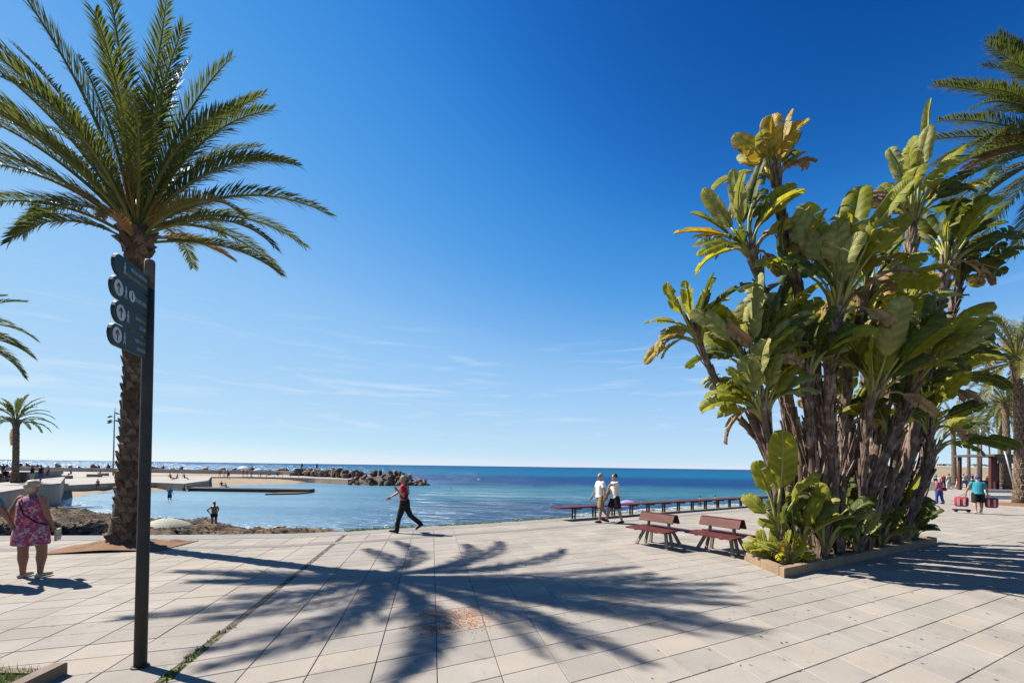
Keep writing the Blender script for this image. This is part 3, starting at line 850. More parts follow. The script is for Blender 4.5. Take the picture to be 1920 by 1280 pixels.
q = MB(); q.add(V, Fc); q.build('earth', 'soil', pr_, smooth=True, off=pr_.location)
for i in range(4):
    q = MB(); a, b = pit[i], pit[(i + 1) % 4]; q.beam(a + Vector((0, 0, .003)), b + Vector((0, 0, .003)), .03, .016); q.build('edging', 'edging', pr_, off=pr_.location)

# palms on the left promenade
b0 = G(28, 905, ZP); k = b0.y / F
far1 = random_fronds(31, 34, 3.0, lo=5, hi=85) + [(150, -55, 2.6, 30, 'frond_dry')]
palm('palm_tree', 'small palm on the left promenade beside the dark bin', b0, P(30, 786, b0.y), .24, .22, far1, 31, rows=18, nleaf=34, lmax=.6, width=.07)
b1 = G(-100, 935, ZP)
palm('palm_tree', 'palm at the left edge with only its right fronds in view', b1, P(-104, 618, b1.y), .24, .21, random_fronds(32, 40, 4.1, lo=-15, hi=85), 32, rows=20, nleaf=70, lmax=.85, width=.05)

# palms along the promenade on the right: (base px, crown px, frond length, seed, label)
def rpalm(bu, bv, tu, tv, L, seed, label, r=.30, n=44, nleaf=44, width=.05, lo=-25, gold=.5, more=(), lmax=.6):
    b = G(bu, bv); fr = random_fronds(seed, n, L, lo=lo, hi=86)
    rng = random.Random(seed)
    for f in fr:
        if f[1] < 38 and rng.random() < gold: f.append('frond_gold')
        elif rng.random() < gold * .5: f.append('frond_gold')
    fr += [[rng.uniform(0, 360), rng.uniform(-10, 35), L * .6, 60, 'frond_dry'] for _ in range(5)]
    fr = list(fr) + list(more)
    return palm('palm_tree', label, b, P(tu, tv, b.y), r, r * .85, fr, seed, rows=26, nleaf=nleaf, lmax=lmax, width=width, flare=.9, stalks=4 if gold else 0)
R0 = [(180, 24, 5.7, 34), (172, 46, 5.7, 42), (188, 8, 5.4, 40), (168, -6, 5.2, 30), (184, 60, 5.3, 50), (196, 34, 5.5, 44), (160, 30, 5.5, 40), (178, 72, 5.4, 40)]
rpalm(2030, 985, 2012, 262, 5.6, 41, 'near palm at the right edge with only its drooping upper fronds in view', nleaf=110, gold=0, width=.035, more=R0, lmax=.85)
rpalm(1912, 946, 1906, 668, 5.0, 42, 'thick palm trunk at the right edge beside the leaning pole', r=.27, n=52)
rpalm(1890, 920, 1884, 750, 5.0, 43, 'palm with yellow crown just behind the kiosk', r=.30, lo=-30)
rpalm(1877, 913, 1872, 772, 5.2, 44, 'slim palm to the left of the kiosk palm', r=.28, lo=-30)
rpalm(1789, 909, 1786, 792, 4.6, 45, 'leftmost palm of the far promenade row', r=.30, n=40)
rpalm(1816, 901, 1815, 796, 4.8, 46, 'second palm from the left in the far promenade row', r=.31, n=40)
rpalm(1834, 898, 1832, 806, 4.6, 47, 'far palm directly left of the grey lamp post', r=.31, n=36)
rpalm(1856, 896, 1853, 800, 4.2, 48, 'small far palm to the right of the grey lamp post', r=.25, n=26, gold=.1)

# ------------------------------------------------------------------ giant bird-of-paradise plants in the kerbed bed
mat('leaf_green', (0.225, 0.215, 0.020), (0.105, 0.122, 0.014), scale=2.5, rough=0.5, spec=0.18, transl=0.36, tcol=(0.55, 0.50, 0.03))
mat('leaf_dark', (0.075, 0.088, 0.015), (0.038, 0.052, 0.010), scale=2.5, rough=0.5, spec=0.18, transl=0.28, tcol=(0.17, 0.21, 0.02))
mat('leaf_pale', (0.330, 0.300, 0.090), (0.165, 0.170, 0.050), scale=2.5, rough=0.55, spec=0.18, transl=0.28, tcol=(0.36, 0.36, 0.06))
mat('leaf_yellow', (0.42, 0.27, 0.025), (0.16, 0.15, 0.025), scale=3.0, rough=0.5, spec=.25, transl=0.35, tcol=(0.60, 0.38, 0.02), c3=(0.30, 0.22, 0.03))
mat('leaf_brown', (0.24, 0.14, 0.07), (0.11, 0.06, 0.035), scale=3, rough=0.8, transl=0.15, c3=(0.32, 0.20, 0.09))
mat('petiole', (0.26, 0.25, 0.06), (0.17, 0.17, 0.04), scale=4, rough=0.5, stretch=(1, 1, .3))
mat('stem', (0.22, 0.15, 0.11), (0.07, 0.042, 0.032), scale=5, rough=0.95, bump=0.8, bscale=25, c3=(0.20, 0.13, 0.095))
mat('sheath', (0.38, 0.29, 0.225), (0.09, 0.054, 0.036), scale=6, rough=0.95, bump=0.6, bscale=30, c3=(0.21, 0.14, 0.10))

def veined(name, dry=(0.16, 0.085, 0.035), edge=1.02):
    m = MATS[name]; nt = m.node_tree; N = nt.nodes; L = nt.links; b = N['Principled BSDF']
    src = b.inputs['Base Color'].links[0].from_socket
    uv = N.new('ShaderNodeUVMap'); uv.uv_map = 'leaf'; sp = N.new('ShaderNodeSeparateXYZ'); L.new(uv.outputs[0], sp.inputs[0])
    def mt(op, x, y=None):
        n = N.new('ShaderNodeMath'); n.operation = op
        for k, t in enumerate((x, y)):
            if t is None: continue
            if isinstance(t, (int, float)): n.inputs[k].default_value = t
            else: L.new(t, n.inputs[k])
        return n.outputs[0]
    av = mt('ABSOLUTE', sp.outputs['Y'])
    ph = mt('SUBTRACT', mt('MULTIPLY', sp.outputs['X'], 150.0), mt('MULTIPLY', av, 14.0))
    vein = mt('SINE', ph)
    slow = mt('SINE', mt('MULTIPLY', ph, 0.23))
    gain = mt('ADD', mt('ADD', 1.0, mt('MULTIPLY', vein, 0.10)), mt('MULTIPLY', slow, 0.12))
    vm = N.new('ShaderNodeVectorMath'); vm.operation = 'SCALE'; L.new(src, vm.inputs[0]); L.new(gain, vm.inputs['Scale'])
    tcn = N.new('ShaderNodeTexCoord'); nz_ = N.new('ShaderNodeTexNoise'); nz_.inputs['Scale'].default_value = 7; nz_.inputs['Detail'].default_value = 5; L.new(tcn.outputs['Object'], nz_.inputs['Vector'])
    ed = mt('ADD', av, mt('MULTIPLY', mt('SUBTRACT', nz_.outputs['Fac'], 0.5), 0.55))
    mr = N.new('ShaderNodeMapRange'); mr.inputs[1].default_value = edge - .03; mr.inputs[2].default_value = edge + .06; L.new(ed, mr.inputs[0])
    m1 = N.new('ShaderNodeMixRGB'); m1.inputs[2].default_value = (*dry, 1); L.new(mr.outputs[0], m1.inputs[0]); L.new(vm.outputs[0], m1.inputs[1])
    L.new(m1.outputs[0], b.inputs['Base Color'])
    tr = [n for n in N if n.type == 'BSDF_TRANSLUCENT'][0]; tc_ = tuple(tr.inputs[0].default_value)
    m2 = N.new('ShaderNodeMixRGB'); m2.inputs[1].default_value = tc_; m2.inputs[2].default_value = (dry[0] * .6, dry[1] * .6, dry[2] * .5, 1); L.new(mr.outputs[0], m2.inputs[0])
    vm2 = N.new('ShaderNodeVectorMath'); vm2.operation = 'SCALE'; L.new(m2.outputs[0], vm2.inputs[0]); L.new(gain, vm2.inputs['Scale']); L.new(vm2.outputs[0], tr.inputs[0])
    bp = N.new('ShaderNodeBump'); bp.inputs['Strength'].default_value = .3; bp.inputs['Distance'].default_value = .010
    L.new(mt('ADD', vein, mt('MULTIPLY', slow, 1.5)), bp.inputs['Height']); L.new(bp.outputs[0], b.inputs['Normal'])
for nm_ in ('leaf_green', 'leaf_dark', 'leaf_pale'): veined(nm_)
veined('leaf_yellow', edge=.90)
def blade(rng, L, W, droop, fold, torn, curlx=0.0):
    """blade along +X from the origin, upper face +Z"""
    n = 16; q = MB(); q.uv = []; p = Vector((0, 0, 0)); mid = []; fr = []
    for i in range(n + 1):
        t = i / n; a = -R(droop) * t ** 1.4
        d = Vector((math.cos(a), curlx * t * .3, math.sin(a))).normalized()
        mid.append(p.copy()); fr.append(d); p = p + d * (L / n)
    def wid(t): return W * min(1.0, (t / .16) ** .55) * (1 - max(0, (t - .55) / .45) ** 2.3) ** .5 if t < 1 else 0.0
    for s in (-1, 1):
        i = 0
        tear_at = 0
        lift = fold + rng.uniform(-8, 8)
        ph = rng.uniform(0, 6.28)
        gap_next = rng.randint(2, 5)
        prev = None
        for i in range(n):
            tear_at += 1
            newgrp = torn > 0 and tear_at >= gap_next
            if newgrp:
                tear_at = 0; gap_next = rng.choice((1, 2, 2, 3, 4, 5)); lift = fold + rng.uniform(-1, .7) * 34 * torn
                prev = None
            row = []
            for e_ in (0, 1):
                t = (i + e_) / n
                if e_ == 0 and prev is not None: row.append(prev); continue
                tt = t
                if prev is None and e_ == 0 and torn > 0: tt = t + 0.018
                w = wid(min(tt, .999)) * (1 - (0.08 * torn * rng.random() if torn else 0))
                d = fr[min(n, i + e_)]; up = Vector((-d.z, 0, d.x)); c = mid[min(n, i + e_)]
                cols = [c]
                for u in (.35, .7, 1.0):
                    a = R(lift) - R(38) * u * u * (.6 + .4 * torn) + .10 * math.sin(ph + 9 * t) * u
                    cols.append(c + (Vector((0, s, 0)) * math.cos(a) + up * math.sin(a)) * (w * u) + d * (w * .30 * u))
                if newgrp and e_ == 0 and False: pass
                row.append(cols); prev = cols
            A, B = row; b = len(q.v)
            q.v += [tuple(x) for x in A + B]
            q.uv += [((i + e_) / n * L, s * u_) for e_ in (0, 1) for u_ in (0, .35, .7, 1.0)]
            for k in range(3):
                f = (b + k, b + k + 1, b + 4 + k + 1, b + 4 + k)
                q.f.append(f if s < 0 else tuple(reversed(f)))
    return q, mid

def bird_plant(label, base, mids, crown, fan_az, leaves, seed, r=.13, group='giant bird-of-paradise stems in the kerbed bed', name='bird_of_paradise_plant'):
    """base, mids, crown: points of the stem; leaves: (angle from up in the fan plane, stalk, blade, width, droop, kind, out-of-plane)"""
    rng = random.Random(seed)
    root = empty(name, base); tag(root, label, 'plant', group)
    B = Vector(base)
    ctrl = [Vector((B.x, B.y, -.05))] + [Vector(m_) for m_ in mids] + [Vector(crown)]
    line = smooth_line(ctrl, 8); n = len(line)
    rad = [.58 * r * (1.2 - .35 * i / n) * rng.uniform(.9, 1.1) for i in range(n)]
    q = MB(); q.tube([p - B for p in line], rad, 9); tr = q.build('trunk', 'stem', root, smooth=True)
    # dry leaf sheaths clasping the stem
    sh = MB()
    ns = int(14 + 22 * (Vector(crown) - B).length)
    for k in range(ns):
        t = (k + rng.random()) / ns; x = t * (n - 1.001); i = int(x); p = line[i].lerp(line[i + 1], x - i) - B
        T = (line[i + 1] - line[i]).normalized(); a = rng.uniform(0, 6.28)
        o1 = T.orthogonal().normalized(); o2 = T.cross(o1); out = o1 * math.cos(a) + o2 * math.sin(a); sd_ = T.cross(out)
        rr = rad[i]; ln = rng.uniform(.22, .62); w = rr * rng.uniform(.35, .8); pe = rng.uniform(.0, .07) * (1.8 if t > .75 else 1)
        tw = rng.uniform(-.25, .25)
        P_ = [(0, .90, 1.0), (.35, 1.06, .85), (.7, 1.10 + pe * 2, .6), (1.0, 1.10 + pe * 5, .42)]
        V = []
        for s_, ro, ww in P_:
            c = p + T * (ln * s_) + out * rr * ro + sd_ * (tw * ln * s_)
            V += [c - sd_ * w * ww - out * rr * .25 * ww, c + out * .012, c + sd_ * w * ww - out * rr * .25 * ww]
        Fc = []
        for j in range(3):
            for m_ in range(2): Fc.append((3 * j + m_, 3 * j + m_ + 1, 3 * j + m_ + 4, 3 * j + m_ + 3))
        sh.add(V, Fc)
    sh.build('leaf_sheaths', 'sheath', tr)
    C = line[-1] - B
    Td = (line[-1] - line[-3]).normalized()
    f = Vector((math.cos(R(fan_az)), math.sin(R(fan_az)), 0)); f = (f - Td * f.dot(Td)).normalized(); g = Td.cross(f)
    if name == 'bird_of_paradise_plant':
        leaves = list(leaves) + [(rng.choice((-1, 1)) * rng.uniform(95, 150), rng.uniform(.3, .6), rng.uniform(.6, 1.0), .15, rng.uniform(30, 80), 'brown', rng.uniform(-40, 40)) for _ in range(1)] + [(rng.uniform(-70, 70), rng.uniform(.5, .9), rng.uniform(.9, 1.3), .25, rng.uniform(30, 90), rng.choice(('green', 'dark', 'pale')), rng.choice((-1, 1)) * rng.uniform(30, 55)) for _ in range(2)] + [(l_[0] + rng.uniform(-14, 14), l_[1] * rng.uniform(.6, .95), l_[2] * rng.uniform(.7, .95), l_[3] * .9, l_[4] + rng.uniform(0, 30), l_[5] if l_[5] != 'spear' else 'pale', -l_[6] + rng.uniform(-20, 20)) for l_ in leaves[::2]]
    for ang, st, bl, wd, dr, kind, oop in leaves:
        if kind != 'brown' and abs(ang) > 25: ang *= .88
        ang += rng.uniform(-4, 4)
        d0 = (Td * math.cos(R(ang) * .45) + f * math.sin(R(ang) * .45) + g * math.sin(R(oop)) * .4).normalized()
        d1 = (Vector((0, 0, 1)) * math.cos(R(ang)) + f * math.sin(R(ang)) + g * math.sin(R(oop))).normalized()
        s0 = C - Td * rng.uniform(0, .25) + f * .04 * math.copysign(1, ang)
        s1 = s0 + d0 * st * .5; s2 = s1 + (d0 + d1).normalized() * st * .3; s3 = s2 + d1 * st * .2
        torn = {'green': .55, 'pale': .6, 'dark': .85, 'yellow': .5, 'brown': 1.0, 'whole': 0.0, 'spear': 0.0}[kind]
        st *= 1.0 if kind == 'spear' else .82
        bl *= .84; wd *= .86
        bq, mid = blade(rng, bl, wd, dr, 30 + rng.uniform(-12, 22) if kind not in ('brown', 'spear') else (55 if kind == 'brown' else 92), torn, rng.uniform(-.5, .5))
        # frame: x along d1, z = face towards the axis
        upv = (Vector((0, 0, 1)) * .45 - f * math.copysign(1, ang) * .3 + Vector((-.75, -.45, 0)) * rng.choice((.2, .9, 1.1)) + g * rng.uniform(-.6, .6)); z = (upv - d1 * upv.dot(d1)).normalized(); y = z.cross(d1)
        Mx = Matrix((d1, y, z)).transposed()
        bq.v = [tuple(Mx @ Vector(v) + s3) for v in bq.v]
        mt = {'green': 'leaf_green', 'whole': 'leaf_green', 'spear': 'leaf_pale', 'pale': 'leaf_pale', 'dark': 'leaf_dark', 'yellow': 'leaf_yellow', 'brown': 'leaf_brown'}[kind]
        lf = bq.build('leaf', mt, root, smooth=True)
        ul = lf.data.uv_layers.new(name='leaf')
        for lp_ in lf.data.loops: ul.data[lp_.index].uv = bq.uv[lp_.vertex_index]
        sq = MB(); mm = [Mx @ m_ + s3 for m_ in mid]
        sq.tube([s0, s1, s2, s3], [.045, .032, .025, .022], 6)
        sq.tube([s3 - (s3 - s2) * .05] + [m_ - (Mx @ Vector((0, 0, .008))) for m_ in mm[1::3]], [.021] + [.018 * (1 - i / 7) + .003 for i in range(len(mm[1::3]))], 5)
        sq.build('leaf_stalk', 'petiole' if kind != 'brown' else 'leaf_brown', lf, smooth=True)
    return root

def fan(rng, n, spread, st, bl, wd, kinds, droop=(15, 70), center=0.0):
    res = []
    for k in range(n):
        t = (k / (n - 1) * 2 - 1) if n > 1 else 0
        ang = center + t * spread + rng.uniform(-6, 6)
        res.append((ang, st * rng.uniform(.8, 1.2) * (1 - .2 * abs(t)), bl * rng.uniform(.8, 1.15), wd * rng.uniform(.85, 1.1),
                    droop[0] + (droop[1] - droop[0]) * abs(t) ** 1.5 + rng.uniform(-6, 10), rng.choice(kinds), rng.uniform(-28, 28)))
    return res

# the bed: kerb blocks and dark soil
K0, K1, K2 = G(1470, 1083), G(1757, 1019), G(1410, 1061)
kb = (K1 - K0).normalized()
ka = Vector((0.05, 0.998, 0)).normalized()
DEEP = 1.5
bed = empty('planting_bed', K0); tag(bed, 'raised bed with tan stone kerb holding the bird-of-paradise clump', 'planter')
LB = (K1 - K0).length
c4 = [K0, K0 + ka * DEEP, K0 + ka * DEEP + kb * LB, K0 + kb * LB]
KH = .17
def kerb_run(a, b, wdir, nb, skip=()):
    for k in range(nb):
        if k in skip: continue
        p0, p1 = a.lerp(b, k / nb), a.lerp(b, (k + 1) / nb); d = (p1 - p0).normalized() * .004
        p0, p1 = p0 + d, p1 - d; w = wdir * .16; e = .012
        h = KH + rnd(-.006, .006); q = MB()
        lo_ = [p0, p1, p1 + w, p0 + w]; cc = sum(lo_, Vector()) / 4
        hi_ = [p + (cc - p).normalized() * e for p in lo_]
        V = [(p.x, p.y, -.01) for p in lo_] + [(p.x, p.y, h - e) for p in lo_] + [(p.x, p.y, h) for p in hi_]
        Fc = [(8, 9, 10, 11)] + [(r_ + i, r_ + (i + 1) % 4, r_ + 4 + (i + 1) % 4, r_ + 4 + i) for r_ in (0, 4) for i in range(4)]
        if (Vector(V[9]) - Vector(V[8])).cross(Vector(V[10]) - Vector(V[9])).z < 0: Fc = [tuple(reversed(f_)) for f_ in Fc]
        q.add(V, Fc); q.build('kerb_block', 'kerb_stone', bed, off=bed.location)
random.seed(17)
kerb_run(K0, c4[3], ka, 10)
kerb_run(K0 + ka * .17, c4[1], kb, 2)
kerb_run(c4[3] + ka * .17, c4[2], -kb, 2)
kerb_run(c4[1] - ka * .16, c4[2] - ka * .16, ka, 9)
V, Fc = quad_height([c4[0] + (ka + kb) * .12, c4[1] + (kb - ka) * .12, c4[2] - (ka + kb) * .12, c4[3] + (ka - kb) * .12], 24, lambda p, s, t: .10 + .05 * noise.noise(p * 2))
q = MB(); q.add(V, Fc); q.build('soil', 'dark_soil', bed, smooth=True, off=bed.location)
def B2(a, b):   # a: along the front kerb 0..1, b: depth into the bed 0..1
    p = K0 + kb * (LB * a) + ka * (DEEP * b); return Vector((p.x, p.y, .08))

rg = random.Random(99)
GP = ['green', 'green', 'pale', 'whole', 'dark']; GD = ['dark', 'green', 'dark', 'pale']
S = []
def stem(label, a, b, mids, crown, fan_az, leaves, seed, r=.13):
    p = B2(a, b)
    Y0 = p.y
    ml = len(mids) + 1
    def YY(m_, i): return p.y + (m_[2] - 9.4) * .55 * (i + 1) / ml - .25 * (i + 1) / ml
    bird_plant(label, p, [P(m_[0], m_[1], YY(m_, i)) for i, m_ in enumerate(mids)], P(crown[0], crown[1], YY(crown, ml - 1)), fan_az, leaves, seed, r)
# leftmost thin leaning stem
stem('thin stem leaning far left over the benches with a small fan', .12, .70, [(1455, 880, 9.6), (1385, 780, 9.4), (1330, 690, 9.2)], (1304, 622, 9.1), 10,
     [(-62, .5, .75, .17, 40, 'pale', 10), (-35, .55, .8, .17, 20, 'green', -10), (-5, .6, .95, .2, 10, 'green', 5), (12, .6, .95, .2, 12, 'dark', -15), (38, .5, .8, .19, 30, 'green', 20), (60, .45, .8, .18, 60, 'green', -10), (-80, .3, .75, .16, 50, 'yellow', -15), (-108, .5, .6, .15, 45, 'pale', 0), (-118, .75, .7, .15, 45, 'yellow', 8)], 1, .085)
stem('short stem second from the left carrying broad drooping green leaves', .16, .55, [(1455, 900, 9.3), (1415, 790, 9.2)], (1405, 690, 9.1), -20,
     fan(rg, 14, 72, .75, 1.25, .25, ['pale', 'green', 'dark', 'pale'], (15, 60)), 2, .12)
stem('tall dark stem on the left with fan of upright pale leaves', .20, .62, [(1500, 860, 9.6), (1462, 690, 9.5), (1430, 545, 9.4)], (1408, 470, 9.4), 5,
     [(-72, .7, 1.25, .22, 25, 'yellow', 4), (-52, .75, 1.15, .22, 18, 'pale', -6), (-34, .8, 1.25, .22, 12, 'pale', 6), (-14, .85, 1.25, .2, 6, 'pale', -8), (2, .9, 1.2, .18, 4, 'dark', 8), (12, .9, 1.3, .22, 8, 'dark', -4), (26, .8, 1.1, .22, 20, 'dark', 10), (44, .7, 1.2, .24, 40, 'green', -20),
      (-88, .55, 1.2, .22, 45, 'green', -25), (66, .6, 1.1, .22, 60, 'brown', 12), (-60, .4, 1.0, .22, 70, 'dark', -35), (85, .5, .9, .2, 60, 'yellow', -30)], 3, .15)
stem('tallest left stem topped by a ragged yellowing crown', .28, .50, [(1530, 840, 9.4), (1495, 620, 9.3), (1466, 410, 9.2)], (1452, 328, 9.2), -8,
     [(-42, .42, 1.05, .26, 28, 'yellow', -12), (-22, .5, 1.0, .22, 18, 'yellow', 12), (-6, .62, 1.05, .2, 10, 'pale', 0), (6, .6, 1.0, .22, 14, 'yellow', -18), (18, .6, .95, .2, 18, 'pale', 10), (36, .45, .9, .2, 40, 'yellow', -10), (-30, .55, .95, .22, 20, 'pale', 25), (60, .4, .75, .17, 40, 'pale', 10), (78, .35, .8, .16, 50, 'brown', 0), (50, .45, .8, .2, 65, 'dark', 20), (12, .35, .9, .26, 30, 'yellow', -30), (-12, .35, .95, .26, 35, 'yellow', -34)], 4, .13)
stem('stem in the middle of the clump with hanging golden leaves below its crown', .30, .45, [(1545, 900, 9.2), (1535, 720, 9.1)], (1492, 520, 9.0), 0,
     [(-10, .3, 1.1, .2, 150, 'yellow', -10), (14, .3, 1.1, .2, 160, 'brown', 10), (-30, .4, 1.1, .25, 50, 'dark', -10), (30, .5, 1.2, .25, 40, 'dark', 14), (4, .5, 1.2, .24, 20, 'yellow', -25)], 5, .14)
stem('pale grey stem with a crown of large shining green leaves', .36, .30, [(1560, 880, 8.6), (1552, 740, 8.5)], (1572, 575, 8.45), -15,
     [(-28, 1.2, 1.45, .27, 25, 'pale', -10), (-14, 1.35, 1.6, .28, 20, 'green', 12), (-4, 1.2, 1.65, .30, 60, 'green', -25), (6, 1.45, 1.5, .28, 12, 'dark', 18), (14, 1.3, 1.5, .30, 35, 'green', -20), (24, 1.2, 1.4, .28, 22, 'green', 8), (34, 1.1, 1.3, .26, 45, 'green', -14), (46, 1.0, 1.2, .24, 70, 'yellow', 10), (-44, 1.1, 1.2, .25, 40, 'dark', 20), (-20, .9, 1.3, .28, 80, 'pale', -30), (62, .8, 1.1, .2, 60, 'brown', -5)], 6, .15)
stem('grey stem close beside the pale one, its leaves held to the right', .40, .42, [(1578, 860, 9.1), (1590, 700, 9.0)], (1622, 560, 8.9), 0,
     fan(rg, 9, 60, .9, 1.25, .25, GP, (15, 60), 18), 7, .13)
stem('tall right stem ending in a rolled upright spear leaf', .52, .48, [(1640, 860, 9.6), (1690, 620, 9.5)], (1712, 412, 9.4), 0,
     [(9, 1.45, 1.9, .20, 2, 'spear', 0), (0, 1.2, 1.2, .2, 8, 'pale', -6), (-10, 1.05, 1.2, .2, 10, 'pale', 8), (-20, .95, 1.1, .24, 25, 'green', -12), (28, .95, 1.05, .2, 20, 'green', 10), (44, 1.2, 1.2, .15, 2, 'spear', 0), (55, .9, 1.15, .24, 30, 'yellow', 6), (66, 1.0, 1.2, .22, 40, 'yellow', -8), (-50, .6, .8, .18, 30, 'pale', 6), (-68, .6, 1.0, .2, 40, 'brown', -12), (78, .8, 1.2, .24, 50, 'dark', 10), (35, .7, 1.2, .26, 60, 'dark', -25), (-86, .7, 1.2, .22, 20, 'brown', -8), (8, .8, 1.1, .26, 45, 'green', -30)], 8, .17)
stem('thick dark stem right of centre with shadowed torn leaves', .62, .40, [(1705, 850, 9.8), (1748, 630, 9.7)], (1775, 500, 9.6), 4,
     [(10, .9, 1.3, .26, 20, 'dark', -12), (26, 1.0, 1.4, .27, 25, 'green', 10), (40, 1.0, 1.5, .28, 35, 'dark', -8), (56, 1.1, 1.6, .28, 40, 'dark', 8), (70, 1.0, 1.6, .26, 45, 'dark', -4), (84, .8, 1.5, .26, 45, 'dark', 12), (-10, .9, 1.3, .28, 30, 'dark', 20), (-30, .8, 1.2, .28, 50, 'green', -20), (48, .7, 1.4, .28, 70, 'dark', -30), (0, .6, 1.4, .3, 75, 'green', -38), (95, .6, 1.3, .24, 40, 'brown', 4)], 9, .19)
stem('lower right stem with long torn leaves reaching towards the palms', .72, .35, [(1725, 880, 10.2)], (1752, 730, 10.1), 0,
     [(20, .9, 1.4, .26, 40, 'green', 10), (40, 1.0, 1.6, .27, 45, 'dark', -10), (55, 1.1, 1.7, .27, 50, 'green', 6), (68, 1.1, 1.7, .27, 55, 'dark', -6), (82, 1.0, 1.6, .26, 55, 'dark', 10), (0, .8, 1.3, .27, 40, 'dark', -20), (-25, .8, 1.3, .27, 50, 'green', 12), (30, .6, 1.4, .28, 85, 'green', -34)], 10, .15)
stem('leaning brown stem with big bright leaf spread against the shade', .48, .14, [(1618, 930, 8.6), (1625, 800, 8.5)], (1640, 735, 8.45), -8,
     [(-20, .6, 1.25, .29, 25, 'green', -22), (0, .8, 1.4, .30, 35, 'pale', -28), (14, .9, 1.5, .30, 25, 'green', 8), (30, .9, 1.4, .27, 40, 'green', -20), (44, .9, 1.3, .26, 35, 'green', -6), (-40, .7, 1.0, .25, 50, 'dark', 14), (60, .7, 1.1, .25, 70, 'green', -18), (24, .5, 1.1, .27, 110, 'dark', -30)], 11, .12)
stem('slanting bare stem crossing the right half of the clump', .44, .20, [(1640, 900, 8.9), (1690, 790, 9.0)], (1722, 700, 9.1), -5,
     [(-8, .7, 1.3, .28, 30, 'dark', -30), (18, .8, 1.3, .28, 60, 'green', -36), (36, .8, 1.3, .27, 50, 'green', -18), (-30, .7, 1.2, .27, 60, 'dark', 14), (60, .7, 1.2, .26, 60, 'dark', -8), (5, .5, 1.0, .25, 130, 'green', -40)], 12, .13)
stem('low right stem with one fan leaf hanging over the promenade', .86, .35, [(1735, 920, 11.0)], (1752, 840, 11.0), 0,
     [(30, .8, 1.2, .25, 50, 'green', -8), (56, .9, 1.5, .27, 60, 'dark', 6), (74, .9, 1.5, .27, 70, 'dark', -6), (0, .7, 1.1, .25, 40, 'green', 10), (-30, .7, 1.1, .25, 50, 'dark', -10), (88, .5, 1.0, .22, 60, 'dark', -20)], 13, .11)
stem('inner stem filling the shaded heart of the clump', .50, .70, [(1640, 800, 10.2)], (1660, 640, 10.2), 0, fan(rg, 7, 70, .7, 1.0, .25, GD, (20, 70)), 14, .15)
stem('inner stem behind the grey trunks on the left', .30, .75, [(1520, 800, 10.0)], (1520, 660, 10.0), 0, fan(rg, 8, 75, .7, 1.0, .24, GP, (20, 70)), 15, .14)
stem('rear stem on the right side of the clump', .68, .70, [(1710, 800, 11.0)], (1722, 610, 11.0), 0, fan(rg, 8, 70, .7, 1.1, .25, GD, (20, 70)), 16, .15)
for k_, (a, b, mids, crown, lab, kinds, n) in enumerate((
    (.18, .8, [(1480, 850, 9.4)], (1452, 640, 9.4), 'mid-height stem between the two leftmost leaners', ['pale', 'green', 'dark'], 14),
    (.26, .3, [(1520, 850, 9.2)], (1512, 700, 9.2), 'mid-height stem filling the gap left of the grey trunks', ['dark', 'green', 'pale'], 8),
    (.46, .6, [(1610, 850, 9.4)], (1632, 620, 9.4), 'stem behind the shining crown, its leaves browning', ['brown', 'pale', 'green', 'dark'], 10),
    (.56, .3, [(1680, 850, 9.4)], (1690, 600, 9.4), 'mid-height stem right of the spear-leaf stem', ['green', 'dark', 'pale'], 10),
    (.66, .7, [(1730, 800, 9.6)], (1800, 520, 9.6), 'rear stem with dark leaves near the right palms', ['dark', 'green', 'dark', 'yellow'], 11),
    #(.80, .6, [(1750, 850, 9.8)], (1790, 640, 9.8), 'right-hand stem with arching leaves in front of the palms', ['dark', 'dark', 'green'], 10),
    (.70, .2, [(1735, 900, 9.6)], (1742, 800, 9.6), 'short stem low on the right of the clump', ['dark', 'green'], 8),
    (.12, .5, [(1450, 880, 9.2)], (1432, 770, 9.2), 'low stem at the left with pale upright leaves', ['pale', 'green'], 13),
    (.52, .2, [(1650, 900, 9.2)], (1668, 800, 9.2), 'low stem in the right half with hanging leaves', ['dark', 'green'], 7),
    (.40, .8, [(1590, 880, 9.3)], (1592, 770, 9.3), 'low stem between the grey trunks', ['green', 'dark', 'pale'], 7),
    (.60, .8, [(1700, 880, 9.3)], (1712, 740, 9.3), 'shaded low stem at the right rear', ['dark'], 8),
    (.34, .7, [(1560, 850, 9.4)], (1560, 690, 9.4), 'stem at the centre rear with broad leaves', ['green', 'dark', 'pale', 'yellow'], 10))):
    stem(lab, a, b, mids, crown, rg.uniform(-25, 25), fan(rg, n, 72, .65, .95, .24, kinds, (15, 70)), 50 + k_, .13)
# young shoots at the foot
def shoot(label, a, b, h, leaves, seed):
    p = B2(a, b); bird_plant(label, p, [], p + Vector((rnd(-.05, .05), rnd(-.05, .05), h)), 0, leaves, seed, .06, group='young bird-of-paradise shoots at the foot of the clump', name='bird_of_paradise_shoot')
shoot('young shoot with one tall bright torn leaf at the left of the bed', .07, .42, .75,
      [(-6, .9, 1.45, .30, 12, 'green', -18), (-24, .8, .8, .2, 35, 'green', -8), (20, .7, .9, .22, 30, 'green', -25), (35, .6, .9, .22, 50, 'dark', 8), (-45, .5, .7, .18, 60, 'green', 10)], 21)
shoot('leafy young shoot just behind the near kerb corner', .14, .30, .35, fan(rg, 10, 62, .6, .8, .19, ['green', 'green', 'dark'], (15, 60)), 22)
shoot('bright low shoot spilling over the left kerb beside the bench', .05, .55, .12, fan(rg, 18, 84, .32, .46, .11, ['green', 'green', 'pale'], (10, 60)), 23)
shoot('small yellowish shoot at the near kerb corner', .075, .28, .12, fan(rg, 14, 80, .28, .42, .10, ['green', 'yellow', 'green', 'green'], (10, 60)), 24)
